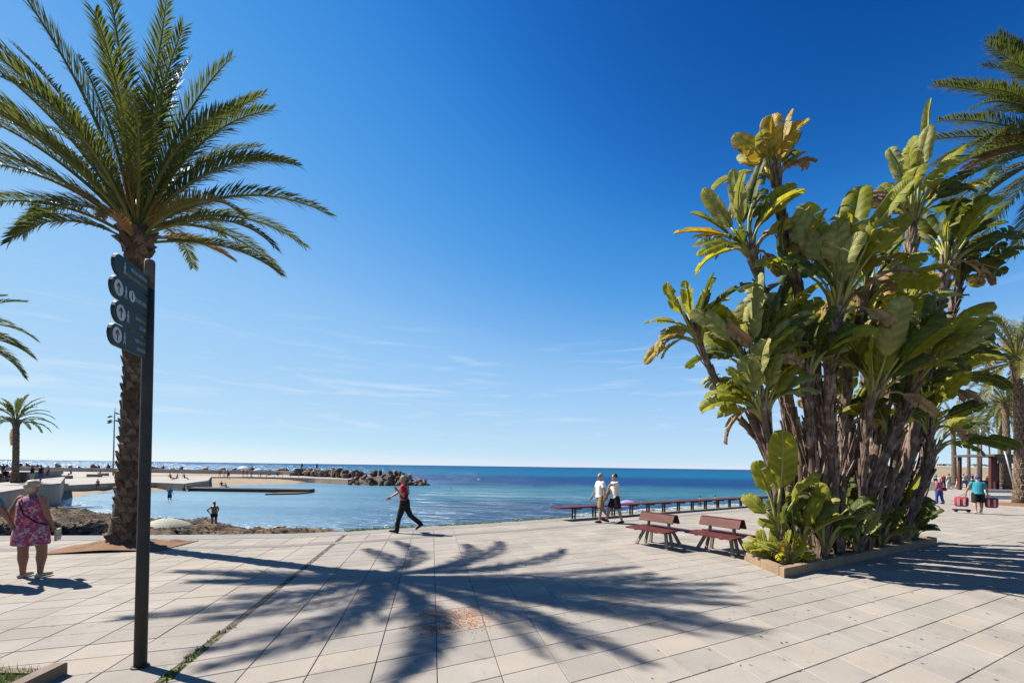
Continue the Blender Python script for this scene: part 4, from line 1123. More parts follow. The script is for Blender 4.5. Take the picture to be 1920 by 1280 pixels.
shoot('broad-leaved shoot between the two grey trunks', .22, .12, .4, fan(rg, 9, 55, .6, .95, .23, ['green', 'dark', 'pale'], (15, 60)), 25)
shoot('dark shoot in the shade midway along the front kerb', .40, .10, .3, fan(rg, 8, 60, .4, .6, .15, GD, (15, 70)), 26)
shoot('dark shoot right of the midpoint of the front kerb', .58, .12, .3, fan(rg, 9, 60, .4, .6, .15, GD, (15, 70)), 27)
shoot('dark bushy shoot near the right end of the front kerb', .76, .14, .3, fan(rg, 12, 64, .4, .6, .13, ['dark'], (15, 70)), 28)
shoot('rightmost dark shoot sprawling over the end of the kerb', .92, .30, .25, fan(rg, 16, 74, .4, .65, .13, ['dark'], (20, 80), 10), 29)
#shoot('shoot hidden deep in the left of the bed', .10, .80, .4, fan(rg, 12, 70, .6, .9, .2, GD, (15, 60)), 30)
shoot('shoot deep in the middle of the bed', .45, .45, .5, fan(rg, 14, 75, .7, 1.0, .22, GD, (15, 60)), 31)
shoot('shoot deep in the right of the bed', .75, .50, .5, fan(rg, 14, 75, .7, 1.0, .22, GD, (15, 60)), 32)
# ------------------------------------------------------------------ signpost
mat('post_paint', (0.036, 0.038, 0.035), (0.075, 0.058, 0.046), scale=7, rough=0.6, spec=0.2, lo=.45, hi=.75)
mat('post_rust', (0.16, 0.13, 0.10), (0.05, 0.045, 0.04), scale=18, rough=0.8)
mat('sign_green', (0.024, 0.048, 0.046), (0.019, 0.040, 0.038), scale=3, rough=0.5, spec=0.2)
mat('sign_white', (0.62, 0.63, 0.62), rough=0.5)
mat('sign_yellow', (0.50, 0.36, 0.06), rough=0.5)
pole = G(263, 1249)
d = ray(722, 872); d = Vector((d.x, d.y, 0)).normalized(); nrm = Vector((d.y, -d.x, 0))
sg = empty('signpost', pole); tag(sg, 'dark green pole with four pedestrian direction boards in front of the palm', 'signpost')
ztop = P(281, 488, pole.y).z
q = MB(); q.tube([(0, 0, -.05), (0, 0, 1.2), (0, 0, 2.9), (0, 0, ztop - .28)], [.052, .050, .046, .043], 20); q.build('pole', 'post_paint', sg, smooth=True)
q = MB(); q.tube([(0, 0, ztop - .28), (0, 0, ztop - .02), (0, 0, ztop)], [.0425, .0425, .036], 20); q.build('pole_top', 'post_rust', sg, smooth=True)
q = MB(); q.tube([(0, 0, 0.0), (0, 0, .012)], [.075, .07], 20); q.build('base_collar', 'post_paint', sg, smooth=True)
def text_geo(txt, size):
    cu = bpy.data.curves.new('t', 'FONT'); cu.body = txt; cu.size = size; cu.align_x = 'RIGHT'; cu.resolution_u = 3; cu.space_character = 1.0
    ob = bpy.data.objects.new('t', cu); COL.objects.link(ob)
    dg = bpy.context.evaluated_depsgraph_get()
    me = bpy.data.meshes.new_from_object(ob.evaluated_get(dg))
    v = [tuple(p.co) for p in me.vertices]; f = [tuple(p.vertices) for p in me.polygons]
    bpy.data.objects.remove(ob); bpy.data.curves.remove(cu); bpy.data.meshes.remove(me)
    return v, f
def man_geo(h):
    """walking pictogram, (x, y) polygons about the foot"""
    k = h
    def ln(a, b, w):
        a, b = Vector(a) * k, Vector(b) * k; t = (b - a).normalized(); s_ = Vector((-t.y, t.x)) * (w * k / 2)
        return [a - s_, b - s_, b + s_, a + s_]
    ps = [[Vector((math.cos(a * .785) * .085 * k, (.92 + math.sin(a * .785) * .085) * k)) for a in range(8)]]
    ps += [ln((0, .82), (0, .42), .16), ln((0, .45), (-.17, .0), .09), ln((0, .45), (.10, .22), .09), ln((.10, .24), (.17, .0), .08), ln((0, .78), (-.17, .48), .06), ln((0, .78), (.17, .55), .06)]
    return ps
def disc(r, n=24): return [Vector((math.cos(i * 2 * math.pi / n) * r, math.sin(i * 2 * math.pi / n) * r)) for i in range(n)]
boards = [  # z bottom, z top, length, icons, lines of (text, colour, s from right, z offset, size)
    (3.525, 3.707, .545, 'm', [('PISCINAS NATURALES', 'w', .02, .108, .044), ('NATURAL SWIMMING POOLS', 'y', .02, .040, .044)]),
    (3.325, 3.510, .575, 'ami', [('TOURIST INFO', 'w', .02, .070, .05)]),
    (3.125, 3.313, .535, 'am', [('PLAYA BEACH', 'wy', .02, .108, .044), ('EL CURA', 'w', .02, .040, .044)]),
    (2.923, 3.107, .58, 'am', [('PLAYA BEACH', 'wy', .02, .108, .044), ('LOS LOCOS', 'w', .02, .040, .044)]),
]
def onface(s, z, L, lift): return -d * (L + .045 - s) + nrm * (lift - .055) + Vector((0, 0, z))
for z0, z1, L, icons, lines in boards:
    h = z1 - z0; r = h * .48; outl = [(L, z0), (L, z1)]
    cx = r
    for a in range(9):
        th = math.pi / 2 + math.pi * a / 8
        outl.append((cx + r * math.cos(th), (z0 + z1) / 2 + (h / 2) * math.sin(th)))
    n = len(outl); q = MB()
    V = [onface(s_, z_, L, .055 + .013) for s_, z_ in outl] + [onface(s_, z_, L, .055 - .013) for s_, z_ in outl]
    q.add(V, [tuple(range(n)), tuple(range(2 * n - 1, n - 1, -1))] + [(i, n + i, n + (i + 1) % n, (i + 1) % n) for i in range(n)])
    bd = q.build('sign_board', 'sign_green', sg)
    lift = .055 + .0155
    zc = (z0 + z1) / 2
    def flat(polys, s0, zz, lf, mt, name):
        q = MB()
        for pl in polys: q.add([onface(s0 + p.x, zz + p.y, L, lf) for p in pl], [tuple(range(len(pl)))])
        q.build(name, mt, bd)
    s0 = .028
    if 'a' in icons:
        flat([disc(h * .36)], s0 + h * .32 + .01, zc, lift, 'sign_white', 'arrow_disc')
        k = h * .36
        ar = [[Vector((-.09 * k, -.7 * k)), Vector((.09 * k, -.7 * k)), Vector((.09 * k, .5 * k)), Vector((-.09 * k, .5 * k))],
              [Vector((0, .75 * k)), Vector((-.48 * k, .12 * k)), Vector((-.34 * k, .02 * k)), Vector((0, .48 * k))], [Vector((0, .75 * k)), Vector((0, .48 * k)), Vector((.34 * k, .02 * k)), Vector((.48 * k, .12 * k))]]
        flat(ar, s0 + h * .32 + .01, zc, lift + .002, 'sign_green', 'arrow')
    flat(man_geo(h * .56), .205 if 'a' in icons else .15, zc - h * .28, lift, 'sign_white', 'walking_figure')
    if 'i' in icons:
        flat([disc(h * .27)], .300, zc, lift, 'sign_white', 'info_disc')
        flat([disc(.010, 8)], .300, zc + .026, lift + .002, 'sign_green', 'info_dot')
        flat([[Vector((-.008, -.03)), Vector((.008, -.03)), Vector((.008, .012)), Vector((-.008, .012))]], .300, zc, lift + .002, 'sign_green', 'info_stroke')
    for txt, colr, sr, dz, size in lines:
        parts_ = [(txt, colr)] if colr != 'wy' else None
        if colr == 'wy':
            wv, wf = text_geo('BEACH', size); w = -min(p[0] for p in wv) * .62
            parts_ = [('BEACH', 'y', 0), ('PLAYA', 'w', w + .012)]
        else: parts_ = [(txt, colr, 0)]
        for t_, c_, off in parts_:
            v, f = text_geo(t_, size)
            sc_ = .62
            q = MB(); q.add([onface(L - sr - .01 - off + p[0] * sc_ , z0 + dz + p[1], L, lift) for p in v], f); q.build('lettering', 'sign_white' if c_ == 'w' else 'sign_yellow', bd)

# ------------------------------------------------------------------ benches
mat('red_wood', (0.125, 0.028, 0.018), (0.080, 0.018, 0.013), scale=3, rough=0.55, spec=0.2, bump=.15, bscale=20, stretch=(4, 1, 4))
mat('worn_red', speck=.3, bscale=22, bump=.2, c1=(0.165, 0.042, 0.030), c2=(0.085, 0.021, 0.017), scale=5, rough=0.55, spec=0.25, c3=(0.11, 0.022, 0.020))
mat('cast_frame', (0.30, 0.26, 0.21), (0.19, 0.15, 0.12), scale=8, rough=0.6)
mat('steel_dark', (0.06, 0.05, 0.045), (0.10, 0.07, 0.05), scale=6, rough=0.6)
mat('bolt', (0.5, 0.48, 0.45), rough=0.4, metal=.6)
def double_bench(label, c, az, L=1.25, LBk=1.05):
    o = empty('bench', c, R(az)); tag(o, label, 'bench', 'double benches with red slats beside the planting bed')
    # local y = along the bench (away), x = across
    for s in (-1, 1):
        for k in range(5):
            q = MB(); x = s * (.13 + .088 * k); q.box((x, 0, .452 - .006 * k), (.076, L, .034)); q.build('seat_slat', 'worn_red', o)
    # roof-shaped shared backrest
    for s in (-1, 1):
        q = MB()
        a, b = Vector((s * .05, 0, .80)), Vector((s * .125, 0, .615)); t = .018
        n_ = Vector((s * .92, 0, .38))
        V = []
        for y in (-LBk / 2, LBk / 2):
            for p in (a, b): V += [p + Vector((0, y, 0)) + n_ * t, p + Vector((0, y, 0)) - n_ * t]
        q.add(V, [(0, 2, 6, 4), (1, 5, 7, 3), (0, 4, 5, 1), (2, 3, 7, 6), (0, 1, 3, 2), (4, 6, 7, 5)]); br = q.build('backrest_board', 'red_wood', o)
        for y in (-LBk * .32, LBk * .32):
            for zz in (.3, .7):
                q = MB(); p = a.lerp(b, zz) + Vector((0, y, 0)) + n_ * (t + .001); q.ball(p, (.010, .012, .012), 6, 4); q.build('bolt', 'bolt', br)
    q = MB(); q.box((0, 0, .812), (.105, LBk, .022)); q.build('backrest_cap', 'red_wood', o)
    for e in (-1, 1):
        y = e * L * .26
        q = MB(); q.box((0, y, .412), (1.0, .05, .045)); q.build('cross_beam', 'cast_frame', o)
        for s in (-1, 1):
            q = MB(); q.beam((s * .13, y, .40), (s * .27, y + e * .16, 0.0), .075, .04, up=(1, 0, 0)); q.build('leg', 'cast_frame', o)
        q = MB(); q.beam((0.0, y + e * .10, 0.02), (0.0, y, .42), .06, .05, up=(1, 0, 0)); q.beam((0, y, .42), (0, y - e * .03, .79), .055, .05, up=(1, 0, 0)); q.build('backrest_post', 'cast_frame', o)
        for s in (-1, 1):
            q = MB(); q.box((s * .27, y + e * .165, .010), (.09, .10, .022)); q.build('foot', 'cast_frame', o)
    return o
double_bench('double-sided red slatted bench farther from the bed, with worn left seat', Vector((3.72, 11.05, 0)), 31)
double_bench('double-sided red slatted bench touching the leaves of the bed', Vector((4.93, 10.25, 0)), 28)

# long seafront bench
lb0, lb1 = Vector((2.39, 16.55, 0)), Vector((13.06, 23.75, 0)); dl = (lb1 - lb0).normalized(); nl = Vector((-dl.y, dl.x, 0))
lb = empty('long_bench', lb0); tag(lb, 'very long red-brown plank bench on paired steel posts along the sea edge', 'bench')
A = lb0 - dl * .95; Lb = (lb1 - lb0).length + 3.2
nseg = 6
for k in range(nseg):
    for j in range(4):
        p0 = A + dl * (Lb * k / nseg + .006) + nl * (-.21 + .14 * j); p1 = A + dl * (Lb * (k + 1) / nseg - .006) + nl * (-.21 + .14 * j)
        q = MB(); q.beam(p0 + Vector((0, 0, .455)), p1 + Vector((0, 0, .455)), .128, .05); q.build('plank', 'worn_red', lb, off=lb.location)
npost = 14
for k in range(npost):
    p = lb0 + dl * ((lb1 - lb0).length * k / (npost - 2))
    pp = MB()
    for s in (-1, 1): pp.beam(p + nl * .05 + dl * (.07 * s), p + nl * .05 + dl * (.07 * s) + Vector((0, 0, .37)), .045, .06)
    pp.build('post', 'steel_dark', lb, off=lb.location)
    q = MB(); q.beam(p - nl * .24 + Vector((0, 0, .40)), p + nl * .24 + Vector((0, 0, .40)), .26, .055); q.build('bracket', 'red_wood', lb, off=lb.location)

# ------------------------------------------------------------------ kerb and grass at the near left corner
ka0, ka1, ka2 = G(128, 1262), G(80, 1283), G(-60, 1266)
kr = empty('lawn_edge', G(60, 1275)); tag(kr, 'corner of lawn with stone kerb at the bottom left', 'lawn')
def kblock(a, b, w, h=.11):
    q = MB(); t = (b - a).normalized(); s = Vector((t.y, -t.x, 0)) * w
    e = .012; lo_ = [a, b, b - s, a - s]; c = sum(lo_, Vector()) / 4; hi_ = [p + (c - p).normalized() * e for p in lo_]
    V = [(p.x, p.y, -.01) for p in lo_] + [(p.x, p.y, h - e) for p in lo_] + [(p.x, p.y, h) for p in hi_]
    Fc = [(8, 9, 10, 11)] + [(r_ + i, r_ + (i + 1) % 4, r_ + 4 + (i + 1) % 4, r_ + 4 + i) for r_ in (0, 4) for i in range(4)]
    if (Vector(V[9]) - Vector(V[8])).cross(Vector(V[10]) - Vector(V[9])).z < 0: Fc = [tuple(reversed(f)) for f in Fc]
    q.add(V, Fc); q.build('kerb_block', 'kerb_grey', kr, off=kr.location)
k0 = G(127, 1262); kd = (G(86, 1283) - k0).normalized()
for k in range(3): kblock(k0 + kd * (.5 * k + .004), k0 + kd * (.5 * (k + 1) - .004), -.11)
k1d = (G(-80, 1258) - G(120, 1262)); k1d = k1d.normalized()
for k in range(4): kblock(G(112, 1262.5) + k1d * (.5 * k + .12), G(112, 1262.5) + k1d * (.5 * (k + 1) + .112), .10, .05)
random.seed(23); q = MB()
base_ = G(118, 1266)
for _ in range(4200):
    p = base_ + kd * rnd(0.0, 1.3) + k1d * rnd(.03, 1.5)
    h = rnd(.04, .11); a = rnd(0, 6.28); s = rnd(.003, .006); bnd = Vector((rnd(-.04, .04), rnd(-.04, .04), h))
    p = Vector((p.x, p.y, .02))
    q.add([p + Vector((math.cos(a) * s, math.sin(a) * s, 0)), p - Vector((math.cos(a) * s, math.sin(a) * s, 0)), p + bnd], [(0, 1, 2)])
go = q.build('grass', 'grass', kr, off=kr.location); go['kind'] = 'stuff'
q = MB(); q.prism([base_, base_ + kd * 1.4, base_ + kd * 1.4 + k1d * 1.6, base_ + k1d * 1.6], -.01, .03); q.build('earth', 'dark_soil', kr, off=kr.location)

# ------------------------------------------------------------------ fallen orange blossom under the palm
mat('blossom', (0.75, 0.25, 0.035), (0.55, 0.17, 0.025), scale=30, rough=0.9)
random.seed(29); q = MB()
for cu, cv, su, sv, n in ((870, 1152, 34, 9, 900), (815, 1178, 22, 6, 420), (880, 1168, 26, 8, 420), (800, 1150, 16, 5, 170), (845, 1162, 55, 16, 260)):
    for _ in range(n):
        p = G(cu + random.gauss(0, su * .9), cv + random.gauss(0, sv * .9)); r = rnd(.0025, .0065)
        q.ball(p + Vector((0, 0, r * .5)), (r, r * rnd(.6, 1.4), r * .6), 4, 3)
tag(q.build('fallen_blossom', 'blossom'), 'scattering of orange palm blossom on the paving', 'blossom', kind='stuff')
# dead leaves and litter
mat('litter', (0.10, 0.07, 0.045), (0.05, 0.035, 0.025), scale=30, rough=0.9)
q = MB()
for _ in range(150):
    p = Vector((rnd(0.5, 11), rnd(3.8, 9), .004)); s = rnd(.008, .028); a = rnd(0, 6.28)
    q.add([p + Vector((math.cos(a) * s, math.sin(a) * s, 0)), p + Vector((-math.sin(a) * s * .4, math.cos(a) * s * .4, rnd(.002, .01))), p - Vector((math.cos(a) * s, math.sin(a) * s, -.004)), p + Vector((math.sin(a) * s * .4, -math.cos(a) * s * .4, .002))], [(0, 1, 2, 3)])
tag(q.build('litter', 'litter'), 'small dry leaf scraps scattered on the right of the plaza', 'litter', kind='stuff')

# ------------------------------------------------------------------ lamp posts, kiosk, bins, blocks
mat('galvanised', (0.32, 0.33, 0.33), (0.24, 0.25, 0.25), scale=3, rough=0.45, metal=.4)
mat('lamp_dark', (0.05, 0.05, 0.05), rough=0.5)
b = G(212, 891, ZQ); top = P(211, 764, b.y)
lp_ = empty('lamp_post', b); tag(lp_, 'tall grey lamp mast with clustered floodlights left of the palm trunk', 'lamp post')
H = top.z - b.z
q = MB(); q.tube([(0, 0, 0), (0, 0, H)], [.16, .10], 10); q.build('mast', 'galvanised', lp_, smooth=True)
for k, (zz, sx) in enumerate(((H * .80, -1), (H * .80, 1), (H * .86, -1), (H * .91, 1), (H * .775, -1))):
    q = MB(); q.beam((0, 0, zz), (sx * .55, -.2, zz + .1), .07, .07); q.build('arm', 'galvanised', lp_)
    q = MB(); q.box((sx * .8, -.25, zz + .05), (.75, .4, .22), M=Matrix.Rotation(sx * .35, 3, 'Y')); q.build('floodlight', 'lamp_dark', lp_)
b = G(1839, 903); top = P(1838, 803, b.y)
lp_ = empty('lamp_post', b); tag(lp_, 'plain grey lamp post among the far right palms', 'lamp post')
H = top.z
q = MB(); q.tube([(0, 0, 0), (0, 0, H * .78)], [.24, .21], 10); q.build('mast', 'steel_dark', lp_, smooth=True)
q = MB(); q.tube([(0, 0, H * .78), (0, 0, H)], [.20, .18], 10); q.build('lamp_head', 'galvanised', lp_, smooth=True)
q = MB(); q.box((0, 0, H + .05), (.6, .6, .1)); q.build('cap', 'galvanised', lp_)
# leaning signal pole
b = G(1909, 938)
lo_ = empty('leaning_pole', b); tag(lo_, 'thin grey pole leaning left beside the right edge', 'pole')
t = P(1884, 846, b.y + .2) - b
q = MB(); q.tube([(0, 0, -.05), t], [.06, .05], 8); q.build('shaft', 'galvanised', lo_, smooth=True)
q = MB(); q.tube([(0, 0, 0), (0, 0, .04)], [.12, .11], 10); q.build('foot_plate', 'galvanised', lo_)
# kiosk
mat('kiosk_red', (0.10, 0.022, 0.016), (0.07, 0.016, 0.012), scale=2, rough=0.6)
mat('kiosk_roof', (0.09, 0.08, 0.075), rough=0.7)
mat('awning_white', (0.55, 0.52, 0.48), rough=0.6)
kx = G(1858, 921); ks = empty('kiosk', kx); tag(ks, 'open promenade kiosk with dark red posts and flat roof', 'kiosk')
kk = kx.y / F
hz = P(1858, 855, kx.y).z
for (dx, dy, w) in ((0, 0, .26), (2.2, 1.6, .2), (4.4, 0.4, .22), (4.2, 3.2, .25), (.2, 3.4, .25)):
    q = MB(); q.box((dx, dy, hz / 2), (w, w, hz)); q.build('post', 'kiosk_red', ks)
q = MB(); q.box((2.3, 1.6, hz + .10), (5.2, 4.4, .22)); q.build('roof', 'kiosk_roof', ks)
q = MB(); q.box((2.3, -.55, hz - .42), (4.4, .10, .62)); q.build('fascia', 'kiosk_roof', ks)
q = MB(); q.box((4.2, -.66, hz - .25), (2.0, .06, .28)); q.build('awning', 'awning_white', ks)
q = MB(); q.box((2.2, 2.9, .55), (3.0, .6, 1.1)); q.build('counter', 'kiosk_red', ks)
mat('white_kerb', (0.55, 0.53, 0.50), (0.45, 0.43, 0.40), scale=2, rough=0.8)
for (u, v, l, lab) in ((1880, 923, 4.2, 'white concrete kerb lying in front of the kiosk'), (1882, 935, 3.6, 'white concrete kerb beside the leaning pole'), (1868, 917, 3.0, 'short white kerb at the kiosk post')):
    p = G(u, v); q = MB()
    hx, hy, e = l / 2, .35, .06
    V = [(sx * hx, sy * hy, 0) for sx, sy in ((-1, -1), (1, -1), (1, 1), (-1, 1))] + [(sx * (hx - e), sy * (hy - e), .28) for sx, sy in ((-1, -1), (1, -1), (1, 1), (-1, 1))]
    q.add(V, [(4, 5, 6, 7)] + [(i, (i + 1) % 4, 4 + (i + 1) % 4, 4 + i) for i in range(4)])
    o = q.build('kerb', 'white_kerb'); o.location = p; tag(o, lab, 'kerb')
# earth round the thick right palm
p = G(1908, 946); q = MB()
q.rings([((0, 0, -.01), (2.2, 0, 0), (0, 1.6, 0)), ((0, 0, .03), (2.0, 0, 0), (0, 1.4, 0)), ((0, 0, .12), (.7, 0, 0), (0, .6, 0))], 20)
o = q.build('tree_pit', 'soil'); o.location = p; tag(o, 'ring of bare earth at the foot of the right edge palm', 'tree pit')
# bin and stone blocks on the left promenade
p = G(41, 904, ZP); o = empty('litter_bin', p); tag(o, 'dark litter bin beside the small left palm', 'bin')
q = MB(); q.rings([((0, 0, 0), (.36, 0, 0), (0, .36, 0)), ((0, 0, .95), (.42, 0, 0), (0, .42, 0))], 14); q.build('drum', 'lamp_dark', o)
q = MB(); q.rings([((0, 0, .95), (.45, 0, 0), (0, .45, 0)), ((0, 0, 1.04), (.40, 0, 0), (0, .40, 0)), ((0, 0, 1.06), (.2, 0, 0), (0, .2, 0))], 14); q.build('rim', 'lamp_dark', o)
for (u, v, w, lab) in ((121, 897, 1.5, 'long low stone block on the left promenade'), (177, 894, 1.5, 'low stone block nearest the lamp mast'), (194, 891.5, 1.2, 'small stone block behind the others')):
    p = G(u, v, ZQ); kf = p.y / F; q = MB(); hx = 11 * kf if w > 1.3 else 7 * kf; hy, e, h = .45, .05, .6
    V = [(sx * hx, sy * hy, 0) for sx, sy in ((-1, -1), (1, -1), (1, 1), (-1, 1))] + [(sx * hx, sy * hy, h - e) for sx, sy in ((-1, -1), (1, -1), (1, 1), (-1, 1))] + [(sx * (hx - e), sy * (hy - e), h) for sx, sy in ((-1, -1), (1, -1), (1, 1), (-1, 1))]
    q.add(V, [(8, 9, 10, 11)] + [(r_ + i, r_ + (i + 1) % 4, r_ + 4 + (i + 1) % 4, r_ + 4 + i) for r_ in (0, 4) for i in range(4)])
    o = q.build('stone_block', 'concrete'); o.location = p; tag(o, lab, 'stone block')
# low parapet seat along the left promenade
q = MB(); pa, pb_ = G(-30, 905, ZP), G(110, 893, ZP)
q.beam(pa + Vector((0, 0, .3)), pb_ + Vector((0, 0, .3)), .6, .6); q.beam(pa + Vector((0, .45, .62)), pb_ + Vector((0, .45, .62)), .25, .5)
tag(q.build('parapet', 'concrete', off=pa), 'long low concrete parapet seat behind the couple on the left', 'wall')
# railing on the far quay
rl = empty('railing', G(430, 893, ZQ)); tag(rl, 'thin metal handrail down to the far beach', 'railing')
ra, rb_ = G(470, 893, ZQ), G(560, 895, ZQ)
for k in range(7):
    p = ra.lerp(rb_, k / 6); q = MB(); q.beam(p, p + Vector((0, 0, 1.0)), .07, .07); q.build('post', 'galvanised', rl, off=rl.location)
q = MB(); q.beam(ra + Vector((0, 0, 1.0)), rb_ + Vector((0, 0, 1.0)), .07, .07); q.build('handrail', 'galvanised', rl, off=rl.location)

# ------------------------------------------------------------------ parasols
def stripe_mat(name, cols, n=8.0):
    m = bpy.data.materials.new(name); m.use_nodes = True; nt = m.node_tree; N = nt.nodes; L = nt.links; b = N['Principled BSDF']
    tcn = N.new('ShaderNodeTexCoord'); sp = N.new('ShaderNodeSeparateXYZ'); L.new(tcn.outputs['Object'], sp.inputs[0])
    ln = N.new('ShaderNodeVectorMath'); ln.operation = 'LENGTH'; cb = N.new('ShaderNodeCombineXYZ'); L.new(sp.outputs[0], cb.inputs[0]); L.new(sp.outputs[1], cb.inputs[1]); L.new(cb.outputs[0], ln.inputs[0])
    mu = N.new('ShaderNodeMath'); mu.operation = 'MULTIPLY'; mu.inputs[1].default_value = n; L.new(ln.outputs['Value'], mu.inputs[0])
    fr = N.new('ShaderNodeMath'); fr.operation = 'FRACT'; L.new(mu.outputs[0], fr.inputs[0])
    rp = N.new('ShaderNodeValToRGB'); rp.color_ramp.interpolation = 'CONSTANT'; e = rp.color_ramp.elements
    e[0].position, e[0].color = 0, (*cols[0], 1); e[1].position, e[1].color = .5, (*cols[1], 1)
    x = e.new(.72); x.color = (*cols[2], 1)
    L.new(fr.outputs[0], rp.inputs[0]); L.new(rp.outputs[0], b.inputs['Base Color']); b.inputs['Roughness'].default_value = .8
    t = N.new('ShaderNodeBsdfTranslucent'); L.new(rp.outputs[0], t.inputs[0]); mx = N.new('ShaderNodeMixShader'); mx.inputs[0].default_value = .35
    L.new(b.outputs[0], mx.inputs[1]); L.new(t.outputs[0], mx.inputs[2]); L.new(mx.outputs[0], N['Material Output'].inputs[0]); MATS[name] = m
stripe_mat('parasol_yellow', ((.45, .43, .34), (.40, .32, .12), (.36, .38, .35)), 5)
stripe_mat('parasol_white', ((.6, .6, .6), (.55, .56, .58), (.6, .6, .6)), 3)
stripe_mat('parasol_violet', ((.30, .22, .55), (.22, .14, .45), (.42, .36, .6)), 4)
stripe_mat('parasol_blue', ((.35, .55, .62), (.5, .6, .65), (.3, .5, .6)), 4)
def parasol(label, base, hgt, r, m, tilt=0.0):
    o = empty('parasol', base); tag(o, label, 'parasol')
    q = MB(); q.tube([(0, 0, -.2), (0, 0, hgt)], [.022, .02], 6); q.build('pole', 'awning_white', o)
    ns, V, Fc = 8, [(0, 0, 0)], []
    rr = ((.25, .035), (.5, .12), (.75, .26), (.95, .43), (1.0, .52), (1.0, .60))
    for j, (f, dz) in enumerate(rr):
        for k in range(ns * 3):
            a = 2 * math.pi * k / (ns * 3); sag = 1 - .05 * (f) * (1 - abs(math.cos(a * ns / 2)))
            V.append((math.cos(a) * r * f * sag, math.sin(a) * r * f * sag, -dz * r * .9))
    n = ns * 3
    Fc = [(0, 1 + k, 1 + (k + 1) % n) for k in range(n)]
    for j in range(len(rr) - 1):
        for k in range(n): Fc.append((1 + j * n + k, 1 + (j + 1) * n + k, 1 + (j + 1) * n + (k + 1) % n, 1 + j * n + (k + 1) % n))
    q = MB(); q.add(V, Fc); c = q.build('canopy', m, o, smooth=True); c.location = (0, 0, hgt); c.rotation_euler = (tilt, tilt * .4, 0)
    q = MB(); q.ball((0, 0, hgt + .03), (.03, .03, .06), 6, 4); q.build('finial', 'awning_white', o)
    for k in range(ns):
        a = 2 * math.pi * k / ns; q = MB(); q.tube([(0, 0, -.02), (math.cos(a) * r * .5, math.sin(a) * r * .5, -.14 * r), (math.cos(a) * r * .96, math.sin(a) * r * .96, -.45 * r)], .008, 4); q.build('rib', 'awning_white', c)
def on_beach(u, v):
    z = ZW + .2
    for _ in range(8):
        p = G(u, v, z); z = beach_z(p.x, p.y)
    return Vector((p.x, p.y, z))
pp = P(312, 971, 24.5); zb = beach_z(pp.x, pp.y)
parasol('pale yellow and white striped parasol on the near beach', (pp.x, pp.y, zb), pp.z - zb, 1.35, 'parasol_yellow', .0)
pp = G(457, 893, ZQ); parasol('small white parasol among the sunbathers on the far quay', pp, 2.4, 1.3, 'parasol_white')
pp = G(486, 891, ZQ); parasol('small pale blue parasol on the breakwater quay', pp, 1.9, 1.3, 'parasol_blue')
pp = G(1176, 965, ZW + .1); parasol('violet parasol on the sand just behind the long bench', pp, 1.35, 1.0, 'parasol_violet')
# tiny trees on the dune
rng = random.Random(5)
for i, (u, lab) in enumerate(((1764, 'leftmost tiny dark tree on the far dune'), (1775, 'second tiny tree from the left on the far dune'), (1829, 'tiny tree on the far dune just left of the lamp post'), (1848, 'rightmost tiny tree on the far dune'))):
    p = P(u, 874, 232); o = empty('tree', (p.x, p.y, 3.6)); tag(o, lab, 'tree')
    q = MB(); q.tube([(0, 0, 0), (.1, 0, 1.6)], [.18, .1], 6); q.build('trunk', 'palm_trunk', o)
    q = MB()
    for _ in range(160):
        a, r = rng.uniform(0, 6.28), rng.random() ** .5 * 1.8; c = Vector((math.cos(a) * r, math.sin(a) * r, 2.3 + rng.uniform(-.7, .8) * (1 - r / 2.6)))
        e1 = Vector((rng.uniform(-1, 1), rng.uniform(-1, 1), rng.uniform(-1, 1))) * .3; e2 = Vector((rng.uniform(-1, 1), rng.uniform(-1, 1), rng.uniform(-1, 1))) * .3
        q.add([c, c + e1, c + e1 + e2, c + e2], [(0, 1, 2, 3)])
    q.build('crown', 'leaf_dark', o)

p = G(898, 900, ZW); o = empty('buoy', p); tag(o, 'small white marker buoy floating beyond the breakwater tip', 'buoy')
q = MB(); q.ball((0, 0, .15), (.42, .42, .42), 14, 9); q.build('float', 'awning_white', o, smooth=True)
q = MB(); q.tube([(0, 0, .55), (0, 0, .8)], [.06, .05], 8); q.build('mooring_eye', 'steel_dark', o)
# ------------------------------------------------------------------ people
def cloth(name, c, k=.75): mat(name, c, tuple(x * k for x in c), scale=9, rough=0.85, bump=.8, bscale=9)
mat('skin', (0.42, 0.235, 0.155), (0.36, 0.19, 0.12), scale=5, rough=0.5, spec=.35)
mat('skin_tan', (0.30, 0.145, 0.085), (0.25, 0.115, 0.065), scale=5, rough=0.5, spec=.35)
mat('hair_blond', (0.52, 0.44, 0.30), (0.36, 0.29, 0.18), scale=14, rough=0.6, bump=.6, bscale=60)
mat('hair_grey', (0.36, 0.33, 0.30), (0.22, 0.20, 0.18), scale=14, rough=0.6, bump=.6, bscale=60)
mat('hair_dark', (0.022, 0.016, 0.012), (0.045, 0.03, 0.02), scale=14, rough=0.5, bump=.6, bscale=60)
mat('eye_dark', (0.03, 0.02, 0.015), rough=.3)
mat('lip', (0.32, 0.11, 0.09), rough=.5)
cloth('red_shirt', (0.45, 0.02, 0.03)); cloth('black_cloth', (0.012, 0.012, 0.014)); cloth('white_tee', (0.80, 0.77, 0.72), .92); cloth('khaki', (0.36, 0.26, 0.11))
cloth('turquoise', (0.03, 0.30, 0.38)); cloth('navy', (0.02, 0.03, 0.07)); cloth('blue_trousers', (0.03, 0.06, 0.28)); cloth('pink', (0.45, 0.10, 0.16)); cloth('orange', (0.45, 0.12, 0.02))
